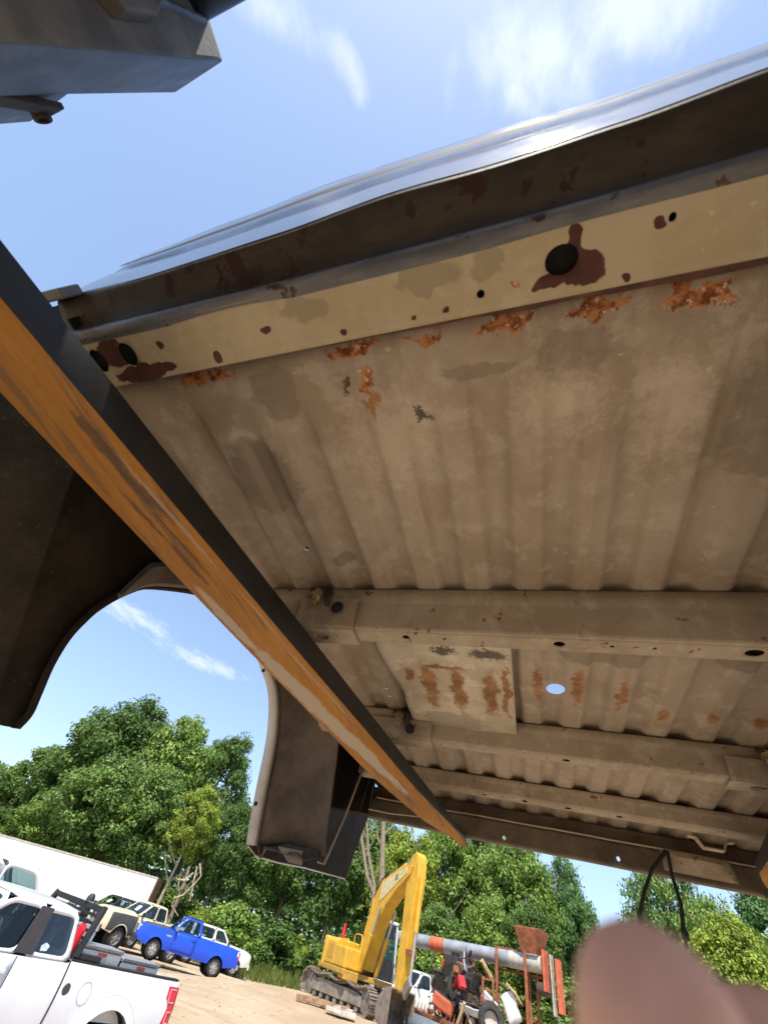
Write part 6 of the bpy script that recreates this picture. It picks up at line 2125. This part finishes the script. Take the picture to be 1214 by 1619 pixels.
# undergrowth: shrubs along the edge of the wood
rnd = random.Random(5)
k = 0
for px in range(-40, 1290, 34):
    d = rnd.uniform(50, 56) if px > 300 else rnd.uniform(60, 64)
    hx = 919 + 0.331 * (px + 1283)
    p = at_dist(px, hx + 10, d)
    zz = terrain(p.x, p.y)
    s_ = rnd.uniform(1.5, 2.6)
    if 385 < px < 530:
        d = 57
        s_ *= 0.9
    lab, grp = (('leafy shrub in the undergrowth behind the trailer and pickups', 'shrubs behind the vehicles') if px < 385 else ('leafy shrub behind the tall grass left of the excavator', 'shrubs behind the grass') if px < 545 else
                ('leafy shrub in the undergrowth behind the excavator and scrap heap', 'shrubs behind the machines') if px < 880 else ('leafy shrub in the undergrowth around the fingertip at lower right', 'shrubs at the lower right'))
    o = thing('shrub', lab, 'shrub', (p.x, p.y, zz), 0, grp)
    c = bpy.data.objects.new('foliage', BUSH[k % 2])
    col.objects.link(c)
    c.parent = o
    c.location = (0, 0, s_ * 0.75)
    c.scale = (s_ * 1.25, s_ * 1.25, s_)
    c.rotation_euler = (0, 0, rnd.uniform(0, 6.28))
    tn = rnd.choice((DK, MD, LT_, MD, YL))
    c.color = (*tn, 1)
    MB().tube([(0, 0, -0.2), (0.05, 0, s_ * 0.5), (0.1, 0.05, s_ * 1.1)], [0.09, 0.06, 0.02], 6).build('stem', mat_bark, o)
    k += 1

# dense far wood behind the first rows: one mass
V, F = [], []
rn = random.Random(77)
for i in range(26000):
    az = R(rn.uniform(-62, 26))
    d = rn.uniform(70, 84)
    prof_h = 8.5 + 3.0 * mnoise.noise(Vector((az * 6, 0, 0))) + 1.5 * mnoise.noise(Vector((az * 22, 3, 0)))
    if R(3.8) < az < R(8.2):
        prof_h *= 0.45
    z = prof_h * rn.random() ** 0.7
    p = Vector((math.sin(az) * d, math.cos(az) * d, z))
    nrm = Vector((rn.gauss(0, 0.6) - math.sin(az), rn.gauss(0, 0.6) - math.cos(az), rn.gauss(0.5, 0.6))).normalized()
    u, w = frame(nrm)
    s_ = rn.uniform(0.22, 0.5)
    o_i = len(V)
    V += [p - u * s_, p - w * s_ * 0.6, p + u * s_, p + w * s_ * 0.6]
    F.append((o_i, o_i + 1, o_i + 2, o_i + 3))
me = bpy.data.meshes.new('far_wood')
me.from_pydata([tuple(v) for v in V], [], F)
me.materials.append(mat_leaf)
fw = bpy.data.objects.new('far_wood', me)
col.objects.link(fw)
fw.color = (0.5, 0.62, 0.55, 1)
fw['kind'] = 'stuff'
fw['label'] = 'dense dark wood filling the gaps behind the trees'

# tall grass between the lot and the wood
V, F = [], []
mat_grass = leaf_material('dry_green_grass', (0.10, 0.15, 0.03), (0.24, 0.27, 0.07), 0.4)
for i in range(30000):
    az = R(rn.uniform(-60, 24))
    d = rn.uniform(44, 56) ** 1.0
    edge = 45.5 + 2.5 * mnoise.noise(Vector((az * 9, 1, 0)))
    if d < edge:
        continue
    x, y = math.sin(az) * d, math.cos(az) * d
    z = terrain(x, y)
    h = rn.uniform(0.35, 1.05) * (0.5 + 0.5 * sstep(d, edge, edge + 4))
    dx, dy = rn.gauss(0, 0.22), rn.gauss(0, 0.22)
    a = rn.uniform(0, 3.14)
    wx, wy = 0.035 * math.cos(a), 0.035 * math.sin(a)
    o_i = len(V)
    V += [(x - wx, y - wy, z), (x + wx, y + wy, z), (x + dx * 0.4 + wx * 0.8, y + dy * 0.4 + wy * 0.8, z + h * 0.6), (x + dx * 0.4 - wx * 0.8, y + dy * 0.4 - wy * 0.8, z + h * 0.6), (x + dx, y + dy, z + h)]
    F += [(o_i, o_i + 1, o_i + 2, o_i + 3), (o_i + 3, o_i + 2, o_i + 4)]
me = bpy.data.meshes.new('tall_grass')
me.from_pydata(V, [], F)
me.materials.append(mat_grass)
gr_ = bpy.data.objects.new('tall_grass', me)
col.objects.link(gr_)
gr_['kind'] = 'stuff'
gr_['label'] = 'tall green and yellow grass between the sand lot and the wood'

# pebbles and clods on the sand
V, F = [], []
for i in range(1800):
    az = R(rn.uniform(-50, 5))
    d = rn.uniform(10, 44)
    x, y = math.sin(az) * d, math.cos(az) * d
    s_ = rn.uniform(0.012, 0.045) * (0.7 + d / 60)
    z = terrain(x, y) + s_ * 0.2
    o_i = len(V)
    k1 = [rn.uniform(0.6, 1.3) for _ in range(6)]
    V += [(x + s_ * k1[0], y, z), (x, y + s_ * k1[1], z), (x - s_ * k1[2], y, z), (x, y - s_ * k1[3], z), (x, y, z + s_ * 0.7 * k1[4]), (x, y, z - s_ * 0.5)]
    F += [(o_i, o_i + 1, o_i + 4), (o_i + 1, o_i + 2, o_i + 4), (o_i + 2, o_i + 3, o_i + 4), (o_i + 3, o_i, o_i + 4)]
me = bpy.data.meshes.new('pebbles')
me.from_pydata(V, [], F)
me.materials.append(simple('pebble', (0.34, 0.26, 0.18), 0.95, 0, 0.4, 1.3))
pb = bpy.data.objects.new('pebbles', me)
col.objects.link(pb)
pb['kind'] = 'stuff'
pb['label'] = 'scattered pebbles and clods on the sand'
